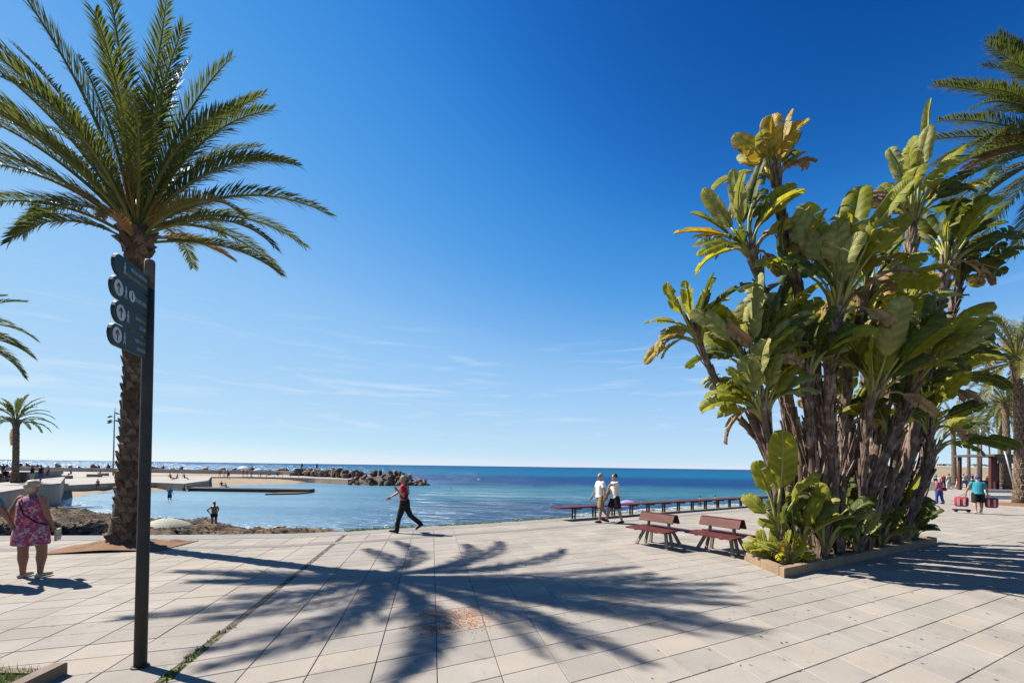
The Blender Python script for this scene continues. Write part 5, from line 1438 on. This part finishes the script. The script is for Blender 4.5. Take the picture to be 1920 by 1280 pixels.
cloth('white_cloth', (0.5, 0.5, 0.5), .88); cloth('red_cloth', (0.42, 0.03, 0.05)); cloth('cream', (0.5, 0.45, 0.36), .85); cloth('shoe_dark', (0.02, 0.018, 0.016)); cloth('shoe_pale', (0.45, 0.40, 0.32)); cloth('swim_black', (0.015, 0.015, 0.02)); cloth('blue_cloth', (0.04, 0.10, 0.30))
# floral print
m = bpy.data.materials.new('floral'); m.use_nodes = True; nt = m.node_tree; N = nt.nodes; L = nt.links; b = N['Principled BSDF']; b.inputs['Roughness'].default_value = .85
tcn = N.new('ShaderNodeTexCoord')
dn = N.new('ShaderNodeTexNoise'); dn.inputs['Scale'].default_value = 14; L.new(tcn.outputs['Object'], dn.inputs['Vector'])
mixv = N.new('ShaderNodeMixRGB'); mixv.inputs[0].default_value = .12; L.new(tcn.outputs['Object'], mixv.inputs[1]); L.new(dn.outputs['Color'], mixv.inputs[2])
vo = N.new('ShaderNodeTexVoronoi'); vo.inputs['Scale'].default_value = 34; L.new(mixv.outputs[0], vo.inputs['Vector'])
sepc = N.new('ShaderNodeSeparateColor'); L.new(vo.outputs['Color'], sepc.inputs[0])
rp = N.new('ShaderNodeValToRGB'); rp.color_ramp.interpolation = 'CONSTANT'; e = rp.color_ramp.elements
e[0].position, e[0].color = 0, (0.292, 0.022, 0.066, 1); e[1].position, e[1].color = .46, (0.336, 0.088, 0.161, 1)
for pos, c in ((.60, (0.365, 0.277, 0.277)), (.68, (0.073, 0.146, 0.234)), (.76, (0.307, 0.204, 0.088)), (.80, (0.146, 0.015, 0.058)), (.90, (0.204, 0.219, 0.263))):
    x = e.new(pos); x.color = (*c, 1)
L.new(sepc.outputs[0], rp.inputs[0]); L.new(rp.outputs[0], b.inputs['Base Color']); MATS['floral'] = m

def person(label, loc, heading, H=1.72, lean=0, lleg=(0, 0, 3), rleg=(0, 0, 3), larm=(5, 8, 10), rarm=(5, 8, 10), look=0, fat=0.0, fem=False,
           skin='skin', hair='hair_dark', style='short', top=('tee', 'white_tee'), bottom=('trousers', 'black_cloth'), shoes='shoe_dark', det=1, wet=0.0, group=None, sit=False, tilt=0):
    """heading: azimuth faced (0 = right, 90 = away). legs (hip flex, knee flex, abduction); arms (flex, abduction, elbow flex). Returns root, joints."""
    k = H / 1.75; vox = {2: .0095, 1: .016, 0: .026}[det]
    root = empty('person', loc, R(heading - 90)); tag(root, label, 'person', group)
    J = {}
    def ud(p):   # upper body lean about the hips
        q_ = Vector(p) - Vector((0, 0, .95)); a = R(lean); return Vector((q_.x, q_.y * math.cos(a) + q_.z * math.sin(a), -q_.y * math.sin(a) + q_.z * math.cos(a))) + Vector((0, 0, .95))
    def dirv(fl, ab, s): return Vector((s * math.sin(R(ab)) * (abs(math.cos(R(fl))) * .8 + .2), math.sin(R(fl)), -math.cos(R(fl)) * math.cos(R(ab)))).normalized()
    for nm, s, lg, ar in (('l', -1, lleg, larm), ('r', 1, rleg, rarm)):
        hp = Vector((s * (.095 + .03 * fat), 0, .92)); kn = hp + dirv(lg[0], lg[2], s) * .43; an = kn + dirv(lg[0] - lg[1], lg[2] * .4, s) * .415
        fp = R((lg[0] - lg[1]) * .75 if lg[0] - lg[1] < -12 else max(0, lg[0] - lg[1]) * .7)
        toe = an + Vector((s * .02, math.cos(fp) * .17, math.sin(fp) * .17 - .045)); heel = an + Vector((0, -.055 * math.cos(fp), -.05 - .05 * math.sin(fp)))
        J[nm + 'hip'], J[nm + 'kn'], J[nm + 'an'], J[nm + 'toe'], J[nm + 'heel'] = hp, kn, an, toe, heel
        sh = ud((s * (.185 + .02 * fat - (.02 if fem else 0)), 0, 1.42)); el = sh + dirv(ar[0] - lean * .3, ar[1], s) * .285
        inw = ar[3] if len(ar) > 3 else 0
        fd = dirv(ar[0] + ar[2] - lean * .3, ar[1] * .6, s); fd = (fd + Vector((-s * inw, 0, 0))).normalized(); wr = el + fd * .25
        J[nm + 'sh'], J[nm + 'el'], J[nm + 'wr'], J[nm + 'fd'] = sh, el, wr, fd
    hc = ud((0, .02, 1.635)); J['head'] = hc
    low = min([J[x].z - .03 for x in ('ltoe', 'rtoe', 'lheel', 'rheel')] + ([.80] if sit else []))
    for kk in list(J):
        if kk[1:] != 'fd': J[kk] = Vector((J[kk].x, J[kk].y, J[kk].z - low))
    J = {a: (v * k if a[1:] != 'fd' else v) for a, v in J.items()}
    def U(p): v = ud(p); return Vector((v.x, v.y, v.z - low)) * k
    turn = Matrix.Rotation(R(look), 3, 'Z')
    def HD(p): return J['head'] + (turn @ (Vector(p) * k))
    def torso(mb, rings, grow=0.0):
        rs = []
        for z, hw, hd, yo in rings:
            c = U((0, yo, z)); ax = (U((1, yo, z)) - c).normalized(); ay = (U((0, yo + 1, z)) - c).normalized()
            rs.append((c, ax * (hw * k + grow), ay * (hd * k + grow)))
        mb.rings(rs, 16)
    bel = .055 * fat; wst = -.02 if fem else 0
    TOR = [(.84, .10 + .03 * fat, .08, 0), (.90, .150 + .035 * fat, .105 + .02 * fat, -.01), (.98, .165 + .045 * fat + (.012 if fem else 0), .118 + .04 * fat, -.005 + .015 * fat), (1.08, .148 + .06 * fat + wst, .108 + bel * 1.3, .02 * fat),
           (1.20, .155 + .05 * fat + wst, .112 + bel, .018 * fat), (1.32, .175 + .03 * fat - (.012 if fem else 0), .118 + .02 * fat + (.015 if fem else 0), .01), (1.41, .175 + .02 * fat - (.015 if fem else 0), .098, 0), (1.455, .12, .078, -.005), (1.49, .062, .060, 0)]
    def limb(mb, a, b_, r0, r1, n=10, mid=None):
        pts = [a, a.lerp(b_, .35), a.lerp(b_, .7), b_]; rm = mid or (r0 * .6 + r1 * .4)
        mb.tube(pts, [r0, max(rm, r0 * .75 + r1 * .25), (r0 * .3 + r1 * .7), r1], n); mb.ball(a, r0, 10, 6); mb.ball(b_, r1, 10, 6)
    mb = MB(); torso(mb, TOR)
    mb.tube([U((0, 0, 1.46)), U((0, .01, 1.52)), HD((0, -.005, -.06))], [.062 * k, .054 * k, .055 * k], 12)
    # head: cranium, jaw, nose, ears, brow
    Mh = turn
    mb.ball(HD((0, -.012, .025)), (.076 * k, .095 * k, .098 * k), 14, 9, Mh); mb.ball(HD((0, .018, -.055)), (.058 * k, .070 * k, .068 * k), 12, 8, Mh)
    mb.ball(HD((0, .092, -.012)), (.013 * k, .020 * k, .024 * k), 8, 6, Mh); mb.ball(HD((0, .074, .028)), (.052 * k, .016 * k, .012 * k), 8, 6, Mh); mb.ball(HD((0, .075, -.085)), (.022 * k, .014 * k, .016 * k), 8, 6, Mh)
    for s in (-1, 1): mb.ball(HD((s * .078, -.005, -.005)), (.010 * k, .020 * k, .032 * k), 8, 6, Mh)
    for nm, s in (('l', -1), ('r', 1)):
        f1 = 1 + .35 * fat
        limb(mb, J[nm + 'hip'], J[nm + 'kn'], .086 * f1 * k, .054 * f1 * k); limb(mb, J[nm + 'kn'], J[nm + 'an'], .053 * f1 * k, .036 * k * (1 + .15 * fat), mid=.056 * f1 * k)
        mb.tube([J[nm + 'heel'], J[nm + 'an'].lerp(J[nm + 'toe'], .45) + Vector((0, 0, -.012 * k)), J[nm + 'toe']], [.034 * k, .038 * k, .027 * k], 10); mb.ball(J[nm + 'heel'], .034 * k, 8, 6); mb.ball(J[nm + 'toe'], (.036 * k, .03 * k, .024 * k), 8, 6)
        limb(mb, J[nm + 'an'], J[nm + 'heel'], .036 * k, .034 * k)
        limb(mb, J[nm + 'sh'], J[nm + 'el'], .050 * f1 * k, .038 * f1 * k); limb(mb, J[nm + 'el'], J[nm + 'wr'], .038 * f1 * k, .026 * k)
        w, fd = J[nm + 'wr'], J[nm + 'fd']; sd_ = fd.cross(Vector((1, 0, 0))); sd_ = (sd_.normalized() if sd_.length > .1 else Vector((0, 1, 0))); nx = fd.cross(sd_)
        # palm and five curled fingers
        palm_c = w + fd * .055 * k
        mb.rings([(w, sd_ * .026 * k, nx * .018 * k), (w + fd * .05 * k, sd_ * .040 * k, nx * .018 * k), (w + fd * .095 * k, sd_ * .038 * k, nx * .014 * k)], 10)
        for fi in range(4):
            o_ = sd_ * ((fi - 1.5) * .0195 * k); ll = (.068, .078, .072, .056)[fi] * k; p0 = w + fd * .088 * k + o_; cv = nx * (-s) * .35
            p1 = p0 + (fd + cv * .5).normalized() * ll * .5; p2 = p1 + (fd + cv * 1.6).normalized() * ll * .5
            mb.tube([p0, p1, p2], [.0095 * k, .0090 * k, .0075 * k], 7)
        th = w + fd * .03 * k + sd_ * .03 * k; t1 = th + (fd + sd_ * .8).normalized() * .04 * k; mb.tube([th, t1, t1 + (fd + sd_ * .15).normalized() * .03 * k], [.013 * k, .011 * k, .009 * k], 7)
    def finish(mb, name, mt, parent, v, it=4):
        o = mb.build(name, mt, parent, smooth=True)
        rm = o.modifiers.new('surface', 'REMESH'); rm.mode = 'VOXEL'; rm.voxel_size = v; rm.use_smooth_shade = True
        sm_ = o.modifiers.new('smooth', 'SMOOTH'); sm_.factor = .5; sm_.iterations = it
        return o
    body = finish(mb, 'body', skin, root, vox * (.85 if det == 2 else 1), 2 if det == 2 else 3)
    g = (.016 if det == 2 else .022) * k
    tk, tm = top
    if tk != 'none':
        q = MB()
        if tk == 'dress':
            R2 = [(.60, .245 + .03 * fat, .19 + .03 * fat, 0), (.75, .235 + .03 * fat, .18 + .04 * fat, 0), (.90, .215 + .03 * fat, .165 + .03 * fat, 0)] + [(z, hw + .028, hd + .022, yo) for z, hw, hd, yo in TOR[2:7]] + [(1.45, .135, .085, -.005), (1.465, .10, .07, 0)]
            torso(q, R2, g * .4)
            for nm in 'lr': q.ball(J[nm + 'sh'], .062 * k + g * .4, 10, 6)
        else:
            R2 = [(.885, .165 + .05 * fat, .125 + .035 * fat, 0), (.93, .170 + .05 * fat, .128 + .04 * fat, .005)] + TOR[2:7] + [(1.455, .125, .082, -.005), (1.47, .085, .068, 0)]
            torso(q, R2, g)
            sl = {'tee': .62, 'vest': 0.0, 'long': 1.0}[tk]
            for nm in 'lr':
                a, b_ = J[nm + 'sh'], J[nm + 'el']
                if sl > 0: e_ = a.lerp(b_, sl); q.tube([a + (a - b_) * .06, a.lerp(e_, .5), e_], [.056 * k + g, .055 * k + g, .056 * k + g * 1.2], 10)
                q.ball(a, .050 * k + g, 10, 6)
        finish(q, tk if tk == 'dress' else 'shirt', tm, root, vox)
    bk, bm = bottom
    if bk != 'none':
        q = MB()
        torso(q, [(z, hw, hd, yo) for z, hw, hd, yo in TOR[:3]] + [(1.0, .160 + .045 * fat, .114 + .04 * fat, .01 * fat)], g * .75)
        f1 = 1 + .35 * fat
        for nm in 'lr':
            h_, kn, an = J[nm + 'hip'], J[nm + 'kn'], J[nm + 'an']
            e_ = {'trousers': 1.0, 'shorts': .93, 'trunks': .35}[bk]
            ke = h_.lerp(kn, e_)
            q.tube([h_, h_.lerp(ke, .5), ke], [.088 * f1 * k + g, .080 * f1 * k + g * 1.2, (.060 if bk == 'trousers' else .080) * f1 * k + g * 1.1], 12); q.ball(h_, .088 * f1 * k + g * .8, 10, 6)
            if bk == 'trousers':
                q.ball(kn, .060 * k + g, 10, 6); q.tube([kn, kn.lerp(an, .5), an.lerp(J[nm + 'heel'], .5)], [.060 * k + g, .060 * k + g, .058 * k + g], 12)
        finish(q, bk if bk != 'trunks' else 'swim_shorts', bm, root, vox)
    if shoes:
        for nm in 'lr':
            q = MB(); h_, t_ = J[nm + 'heel'], J[nm + 'toe']; mid = h_.lerp(t_, .5) + Vector((0, 0, .012 * k))
            q.tube([h_ + Vector((0, 0, .004)), mid, t_ + Vector((0, 0, .002))], [.040 * k, .044 * k, .033 * k], 10); q.ball(h_, .040 * k, 8, 6); q.ball(t_, (.040 * k, .040 * k, .028 * k), 8, 6)
            finish(q, 'shoe', shoes, root, min(vox, .014))
    if style != 'none':
        q = MB()
        q.ball(HD((0, -.026, .042)), (.084 * k, .097 * k, .094 * k), 14, 8, Mh)
        if style in ('long', 'bun'): q.ball(HD((0, -.055, -.02)), (.080 * k, .065 * k, .095 * k), 12, 8, Mh)
        if style == 'long': q.ball(HD((0, -.06, -.11)), (.085 * k, .05 * k, .12 * k), 12, 8, Mh)
        if style == 'bun': q.ball(HD((0, -.125, .02)), (.045 * k, .035 * k, .045 * k), 10, 7, Mh); q.ball(HD((0, -.01, .055)), (.10 * k, .105 * k, .085 * k), 12, 8, Mh)
        if style == 'cap': q.rings([(HD((0, .02, .055)), Vector((.085 * k, 0, 0)), Vector((0, .15 * k, 0))), (HD((0, .02, .068)), Vector((.08 * k, 0, 0)), Vector((0, .14 * k, 0)))], 14)
        finish(q, 'hair' if style != 'cap' else 'cap', hair, root, min(vox, .014), 2)
    if det == 2:
        for s in (-1, 1):
            q = MB(); q.ball(HD((s * .030, .083, .008)), (.011 * k, .006 * k, .007 * k), 8, 6, Mh); q.build('eye', 'eye_dark', root)
        q = MB(); q.ball(HD((0, .087, -.052)), (.022 * k, .006 * k, .006 * k), 8, 6, Mh); q.build('mouth', 'lip', root)
    if tilt: root.rotation_euler = (R(tilt), 0, R(heading - 90))
    return root, J
def strap(root, pts, w, m, name='strap'):
    q = MB(); q.tube(pts, w, 6); q.build(name, m, root)

# woman in the floral dress, walking away
rt, J = person('woman with blond updo in a pink floral dress walking away at the left', G(56, 1083), 92, 1.60, fat=1.0, fem=True, lleg=(2, 0, 3), rleg=(8, 12, 2), larm=(8, 42, 12), rarm=(4, 12, 18), skin='skin_tan', hair='hair_blond', style='bun', top=('dress', 'floral'), bottom=('none', ''), shoes='shoe_pale', det=2)
z0 = J['rsh']
strap(rt, [Vector((-.10, -.03, 1.345)), Vector((-.02, -.175, 1.26)), Vector((.10, -.225, 1.08)), Vector((.235, -.14, .93)), Vector((.275, .0, .88))], .012, 'black_cloth')
q = MB(); q.box(J['rwr'] + Vector((.02, .06, -.14)), (.03, .09, .21), M=Matrix.Rotation(.25, 3, 'X') @ Matrix.Rotation(.25, 3, 'Y')); q.box(J['rwr'] + Vector((.025, .06, -.17)), (.034, .094, .05), M=Matrix.Rotation(.25, 3, 'X') @ Matrix.Rotation(.25, 3, 'Y'))
o = q.build('folded_leaflets', 'cream', off=Vector((0, 0, 0))); o.location = rt.location; o.rotation_euler = rt.rotation_euler; tag(o, 'folded leaflets held in the right hand of the woman in the floral dress', 'leaflets')
# her companion cut by the left edge
person('companion in a turquoise shirt cut off by the left edge of the photo', G(-42, 1092), 92, 1.68, fat=.7, lleg=(5, 4, 3), rleg=(-4, 6, 3), larm=(2, 10, 10), rarm=(10, 26, 8), skin='skin_tan', hair='hair_grey', top=('tee', 'turquoise'), bottom=('shorts', 'pink'), shoes='shoe_dark', det=2)
# man in the red shirt
rt, J = person('man in red shirt and black trousers striding left with a shoulder bag', G(757, 998), 186, 1.66, lean=3, lleg=(17, 4, 2), rleg=(-24, 26, 2), rarm=(44, 6, 16), larm=(-4, 8, 138, .35), look=-8, fat=.15, hair='hair_grey', top=('tee', 'red_shirt'), bottom=('trousers', 'black_cloth'), det=2)
strap(rt, [Vector((.10, .04, 1.36)), Vector((-.02, .135, 1.25)), Vector((-.16, .10, 1.05)), Vector((-.225, -.03, .95)), Vector((-.12, -.15, 1.15)), Vector((.06, -.10, 1.36))], .014, 'black_cloth')
q = MB(); q.rings([((-.26, -.05, .74), (.05, 0, 0), (0, .12, 0)), ((-.265, -.05, .80), (.07, 0, 0), (0, .15, 0)), ((-.26, -.05, .95), (.06, 0, 0), (0, .14, 0)), ((-.255, -.05, .985), (.04, 0, 0), (0, .11, 0))], 12)
o = q.build('shoulder_bag', 'black_cloth'); o.location = rt.location; o.rotation_euler = rt.rotation_euler; tag(o, 'black shoulder bag hanging at the hip of the man in the red shirt', 'bag')
# two men in white
person('older man in white t-shirt and khaki shorts strolling left', G(1125, 979), 196, 1.74, lleg=(7, 2, 3), rleg=(-16, 24, 3), larm=(-6, 12, 8), rarm=(12, 14, 12), look=12, fat=.4, hair='hair_grey', top=('tee', 'white_tee'), bottom=('shorts', 'khaki'), det=2)
person('bearded dark-haired man in white t-shirt and black shorts pointing across his chest', G(1153, 981), 190, 1.72, lean=2, lleg=(-10, 8, 3), rleg=(20, 6, 3), larm=(78, 2, -62, .15), rarm=(14, 8, 14), look=-6, fat=.45, hair='hair_dark', top=('tee', 'white_tee'), bottom=('shorts', 'black_cloth'), det=2)
# man with the beach gear on the right
rt, J = person('man in turquoise shirt and blue cap carrying red beach bags away', G(1834, 963), 62, 1.80, lean=8, lleg=(-10, 14, 4), rleg=(14, 8, 4), larm=(8, 24, 6), rarm=(6, 22, 8), fat=.65, hair='blue_cloth', style='cap', top=('tee', 'turquoise'), bottom=('shorts', 'black_cloth'), shoes='shoe_pale', det=2)
for s, nm, lab in ((-1, 'l', 'red and white striped beach bag in the left hand of the man in turquoise'), (1, 'r', 'round red beach bag in the right hand of the man in turquoise')):
    w = J[nm + 'wr']; c = w + Vector((s * .14, .02, -.38)); q = MB()
    rx = .25 if s < 0 else .22
    q.rings([(c + Vector((0, 0, -.26)), (rx * .8, 0, 0), (0, .16, 0)), (c + Vector((0, 0, -.20)), (rx, 0, 0), (0, .20, 0)), (c + Vector((0, 0, .12)), (rx * 1.05, 0, 0), (0, .17, 0)), (c + Vector((0, 0, .20)), (rx * .9, 0, 0), (0, .06, 0))], 14)
    o = empty('beach_bag', rt.location, 0); o.rotation_euler = rt.rotation_euler; tag(o, lab, 'bag')
    q.build('bag_body', 'red_cloth', o, smooth=True)
    q = MB(); q.tube([c + Vector((-.14, 0, .18)), w + Vector((-.04, 0, -.02)), w + Vector((.04, 0, -.02)), c + Vector((.14, 0, .18))], .015, 6); q.build('handle', 'pink', o)
    for xx in (-.16, .04):
        q = MB(); q.beam(c + Vector((xx, -.20, -.2)), c + Vector((xx, -.175, .14)), .07, .012, up=(0, 1, 0)); q.build('stripe', 'white_cloth', o)
    if s < 0:
        q = MB(); q.box(c + Vector((0, 0, -.42)), (.6, .22, .06))
        for wx in (-.22, .22): q.rings([(c + Vector((wx, -.12, -.46)), (.07, 0, 0), (0, 0, .07)), (c + Vector((wx, -.06, -.46)), (.07, 0, 0), (0, 0, .07))], 10)
        q.build('trolley_base', 'shoe_dark', o)
rt, J = person('woman with pink flowered top and blue trousers carrying a pink bag away', G(1761, 944), 100, 1.60, fem=True, fat=.3, lleg=(6, 4, 3), rleg=(-6, 6, 3), larm=(0, 8, 20), rarm=(0, 14, 60), hair='hair_blond', style='long', skin='skin_tan', top=('tee', 'pink'), bottom=('trousers', 'blue_trousers'), det=1)
q = MB(); q.rings([(Vector((.32, .0, .80)), (.05, 0, 0), (0, .16, 0)), (Vector((.33, .0, .86)), (.08, 0, 0), (0, .19, 0)), (Vector((.32, .0, 1.02)), (.06, 0, 0), (0, .15, 0))], 12); q.tube([Vector((.31, -.1, 1.0)), Vector((.24, -.04, 1.36)), Vector((.31, .1, 1.0))], .012, 5)
o = q.build('handbag', 'red_cloth', smooth=True); o.location = rt.location; o.rotation_euler = rt.rotation_euler; tag(o, 'pink handbag on the shoulder of the woman in blue trousers', 'bag')
# strollers far along the promenade
far = [(1779, 917, 95, 'white_cloth', 'white_cloth', 'trousers', 'person all in white on the far right promenade'), (1797, 916, 270, 'navy', 'cream', 'trousers', 'person in navy top and cream trousers on the far promenade'),
       (1807, 914, 80, 'white_cloth', 'blue_cloth', 'shorts', 'person in white top and shorts left of the lamp post'), (1851, 915, 100, 'orange', 'cream', 'shorts', 'person in an orange shirt beside the kiosk post'),
       (1769, 913, 260, 'red_cloth', 'navy', 'trousers', 'person in red at the left of the far crowd'), (1790, 908, 90, 'cream', 'navy', 'trousers', 'person in cream top deep in the far crowd'),
       (1823, 908, 280, 'blue_cloth', 'white_cloth', 'shorts', 'person in blue behind the man with the beach bags'), (1864, 909, 90, 'navy', 'navy', 'trousers', 'dark-clothed person inside the kiosk'), (1754, 908, 90, 'white_cloth', 'navy', 'shorts', 'person in white half hidden by the bed plants'), (1812, 906, 85, 'pink', 'white_cloth', 'trousers', 'person in pink far behind on the promenade')]
rng = random.Random(77)
for u, v, hd, tm, bm, bk, lab in far:
    person(lab, G(u, v), hd, rng.uniform(1.62, 1.8), lleg=(rng.uniform(4, 16), 4, 3), rleg=(-rng.uniform(4, 16), 10, 3), fat=rng.uniform(0, .5), hair=rng.choice(('hair_dark', 'hair_grey', 'hair_blond')), skin=rng.choice(('skin', 'skin_tan')), top=('tee', tm), bottom=(bk, bm), det=0, group='people strolling on the far right promenade')
# bathers
person('bather in dark trunks standing with hands on hips at the water edge', on_beach(401, 991), -20, 1.70, fat=.45, larm=(-24, 44, 40, .95), rarm=(-24, 44, 40, .95), skin='skin_tan', top=('none', ''), bottom=('trunks', 'swim_black'), shoes=None, det=2)
p = G(318, 936, ZW); person('man in a blue shirt wading up to his knees in the bay', (p.x, p.y, ZW - .35), 100, 1.78, larm=(10, 6, 40), rarm=(10, 6, 40), skin='skin_tan', top=('tee', 'blue_cloth'), bottom=('shorts', 'navy'), shoes=None, det=1)
p = on_beach(183, 921); person('girl with dark hair standing on the far sand left of the palm', p, -60, 1.55, fem=True, skin='skin', style='long', top=('none', ''), bottom=('trunks', 'swim_black'), shoes=None, det=1)
# couple and sitters on the left promenade
p = G(76, 905, ZP); person('person in black top and blue shorts walking beside the small palm', p, 80, 1.78, fat=.5, lleg=(6, 3, 4), rleg=(-6, 6, 4), top=('tee', 'black_cloth'), bottom=('shorts', 'blue_cloth'), skin='skin_tan', det=1)
p = G(60, 903, ZP); person('companion in black and red beside the person in blue shorts', p, 80, 1.66, fem=True, fat=.2, top=('tee', 'black_cloth'), bottom=('trousers', 'cream'), style='long', det=1)
p = G(6, 893, ZP); person('lone person standing by the rocks at the far left', p, 120, 1.7, top=('tee', 'navy'), bottom=('shorts', 'red_cloth'), det=0)
for u, v, lab, tm in ((10, 903, 'dark-clothed person seated on the parapet at the left edge', 'black_cloth'), (24, 902, 'person in white seated on the parapet', 'white_cloth'), (90, 897, 'person in red seated at the right of the parapet', 'red_cloth'), (133, 893, 'person in blue seated behind the long stone block', 'blue_cloth'), (188, 891, 'person in red seated near the small stone block', 'red_cloth')):
    zz = ZP if u < 100 else ZQ
    p = G(u, v, zz); person(lab, (p.x, p.y, zz), rng.uniform(200, 300), 1.7, lleg=(85, 80, 6), rleg=(80, 75, 6), top=('tee', tm), bottom=('shorts', 'navy'), sit=False, det=0)
# sunbathers and walkers on the far quay
q_list = [(320, 899, 'sit', 'red_cloth', 'sunbather in red sitting on the promenade right of the signpost'), (331, 900, 'sit', 'none', 'bare-backed sunbather beside the one in red'), (346, 899, 'sit', 'none', 'lone sunbather sitting farther right on the promenade edge'),
          (412, 894, 'st', 'none', 'leftmost of three bathers standing together on the far quay'), (420, 894, 'st', 'white_cloth', 'middle one of three bathers standing on the far quay'), (426, 894, 'st', 'pink', 'rightmost of three bathers standing on the far quay'),
          (416, 901, 'sit', 'red_cloth', 'bather in red sitting on the far sand'), (424, 901, 'sit', 'none', 'bather sitting beside the one in red on the far sand'), (428, 910, 'st', 'swim_black', 'dark bather standing on the far sand behind the pier'),
          (456, 894, 'st', 'red_cloth', 'person in red under the white parasol'), (463, 894, 'st', 'pink', 'person in pink beside the white parasol'), (472, 894, 'st', 'none', 'bather standing right of the white parasol'), (489, 894, 'st', 'none', 'bather walking along the quay by the handrail'),
          (506, 893, 'sit', 'red_cloth', 'person in red sitting against the breakwater wall'), (520, 893, 'sit', 'navy', 'dark person sitting against the breakwater wall'), (563, 905, 'st', 'pink', 'bather in pink standing at the corner of the far beach')]
for u, v, kd_, tm, lab in q_list:
    zz = ZQ
    if v > 898 and u > 350: p = on_beach(u, v)
    else: p = G(u, v, zz)
    tp = ('none', '') if tm == 'none' else ('tee', tm)
    if kd_ == 'sit': person(lab, (p.x, p.y, p.z), rng.uniform(180, 360), 1.7, lean=-12, lleg=(100, 60, 8), rleg=(95, 50, 8), larm=(-30, 15, 10), rarm=(-30, 15, 10), top=tp, bottom=('trunks', 'swim_black'), skin='skin_tan', shoes=None, sit=True, det=0)
    else: person(lab, p, rng.uniform(0, 360), rng.uniform(1.6, 1.8), lleg=(8, 4, 4), rleg=(-8, 8, 4), top=tp, bottom=('trunks', 'navy'), skin=rng.choice(('skin', 'skin_tan')), shoes=None, det=0)
for u, v, lab in ((566, 884, 'silhouetted person standing on the breakwater rocks, left of two'), (594, 885, 'silhouetted person standing on the breakwater rocks, right of two')):
    p = P(u, v, 123); person(lab, (p.x, p.y, .35), 90, 1.75, top=('tee', 'black_cloth'), bottom=('trousers', 'black_cloth'), det=0)
for u, v, lab in ((824, 915, 'swimmer head in the bay, left of two beyond the red-shirted man'), (845, 916, 'swimmer head in the bay, right of two beyond the red-shirted man')):
    p = G(u, v, ZW); person(lab, (p.x, p.y, ZW - 1.52), 0, 1.75, top=('none', ''), bottom=('trunks', 'navy'), skin='skin_tan', shoes=None, det=0)
for u, v, lab in ((1312, 949, 'bather in the shallows behind the long bench, left of two'), (1341, 947, 'bather in the shallows behind the long bench, right of two')):
    p = G(u, v, ZW); person(lab, (p.x, p.y, ZW - .5), 30, 1.7, top=('none', ''), bottom=('trunks', 'navy'), skin='skin_tan', shoes=None, det=0)
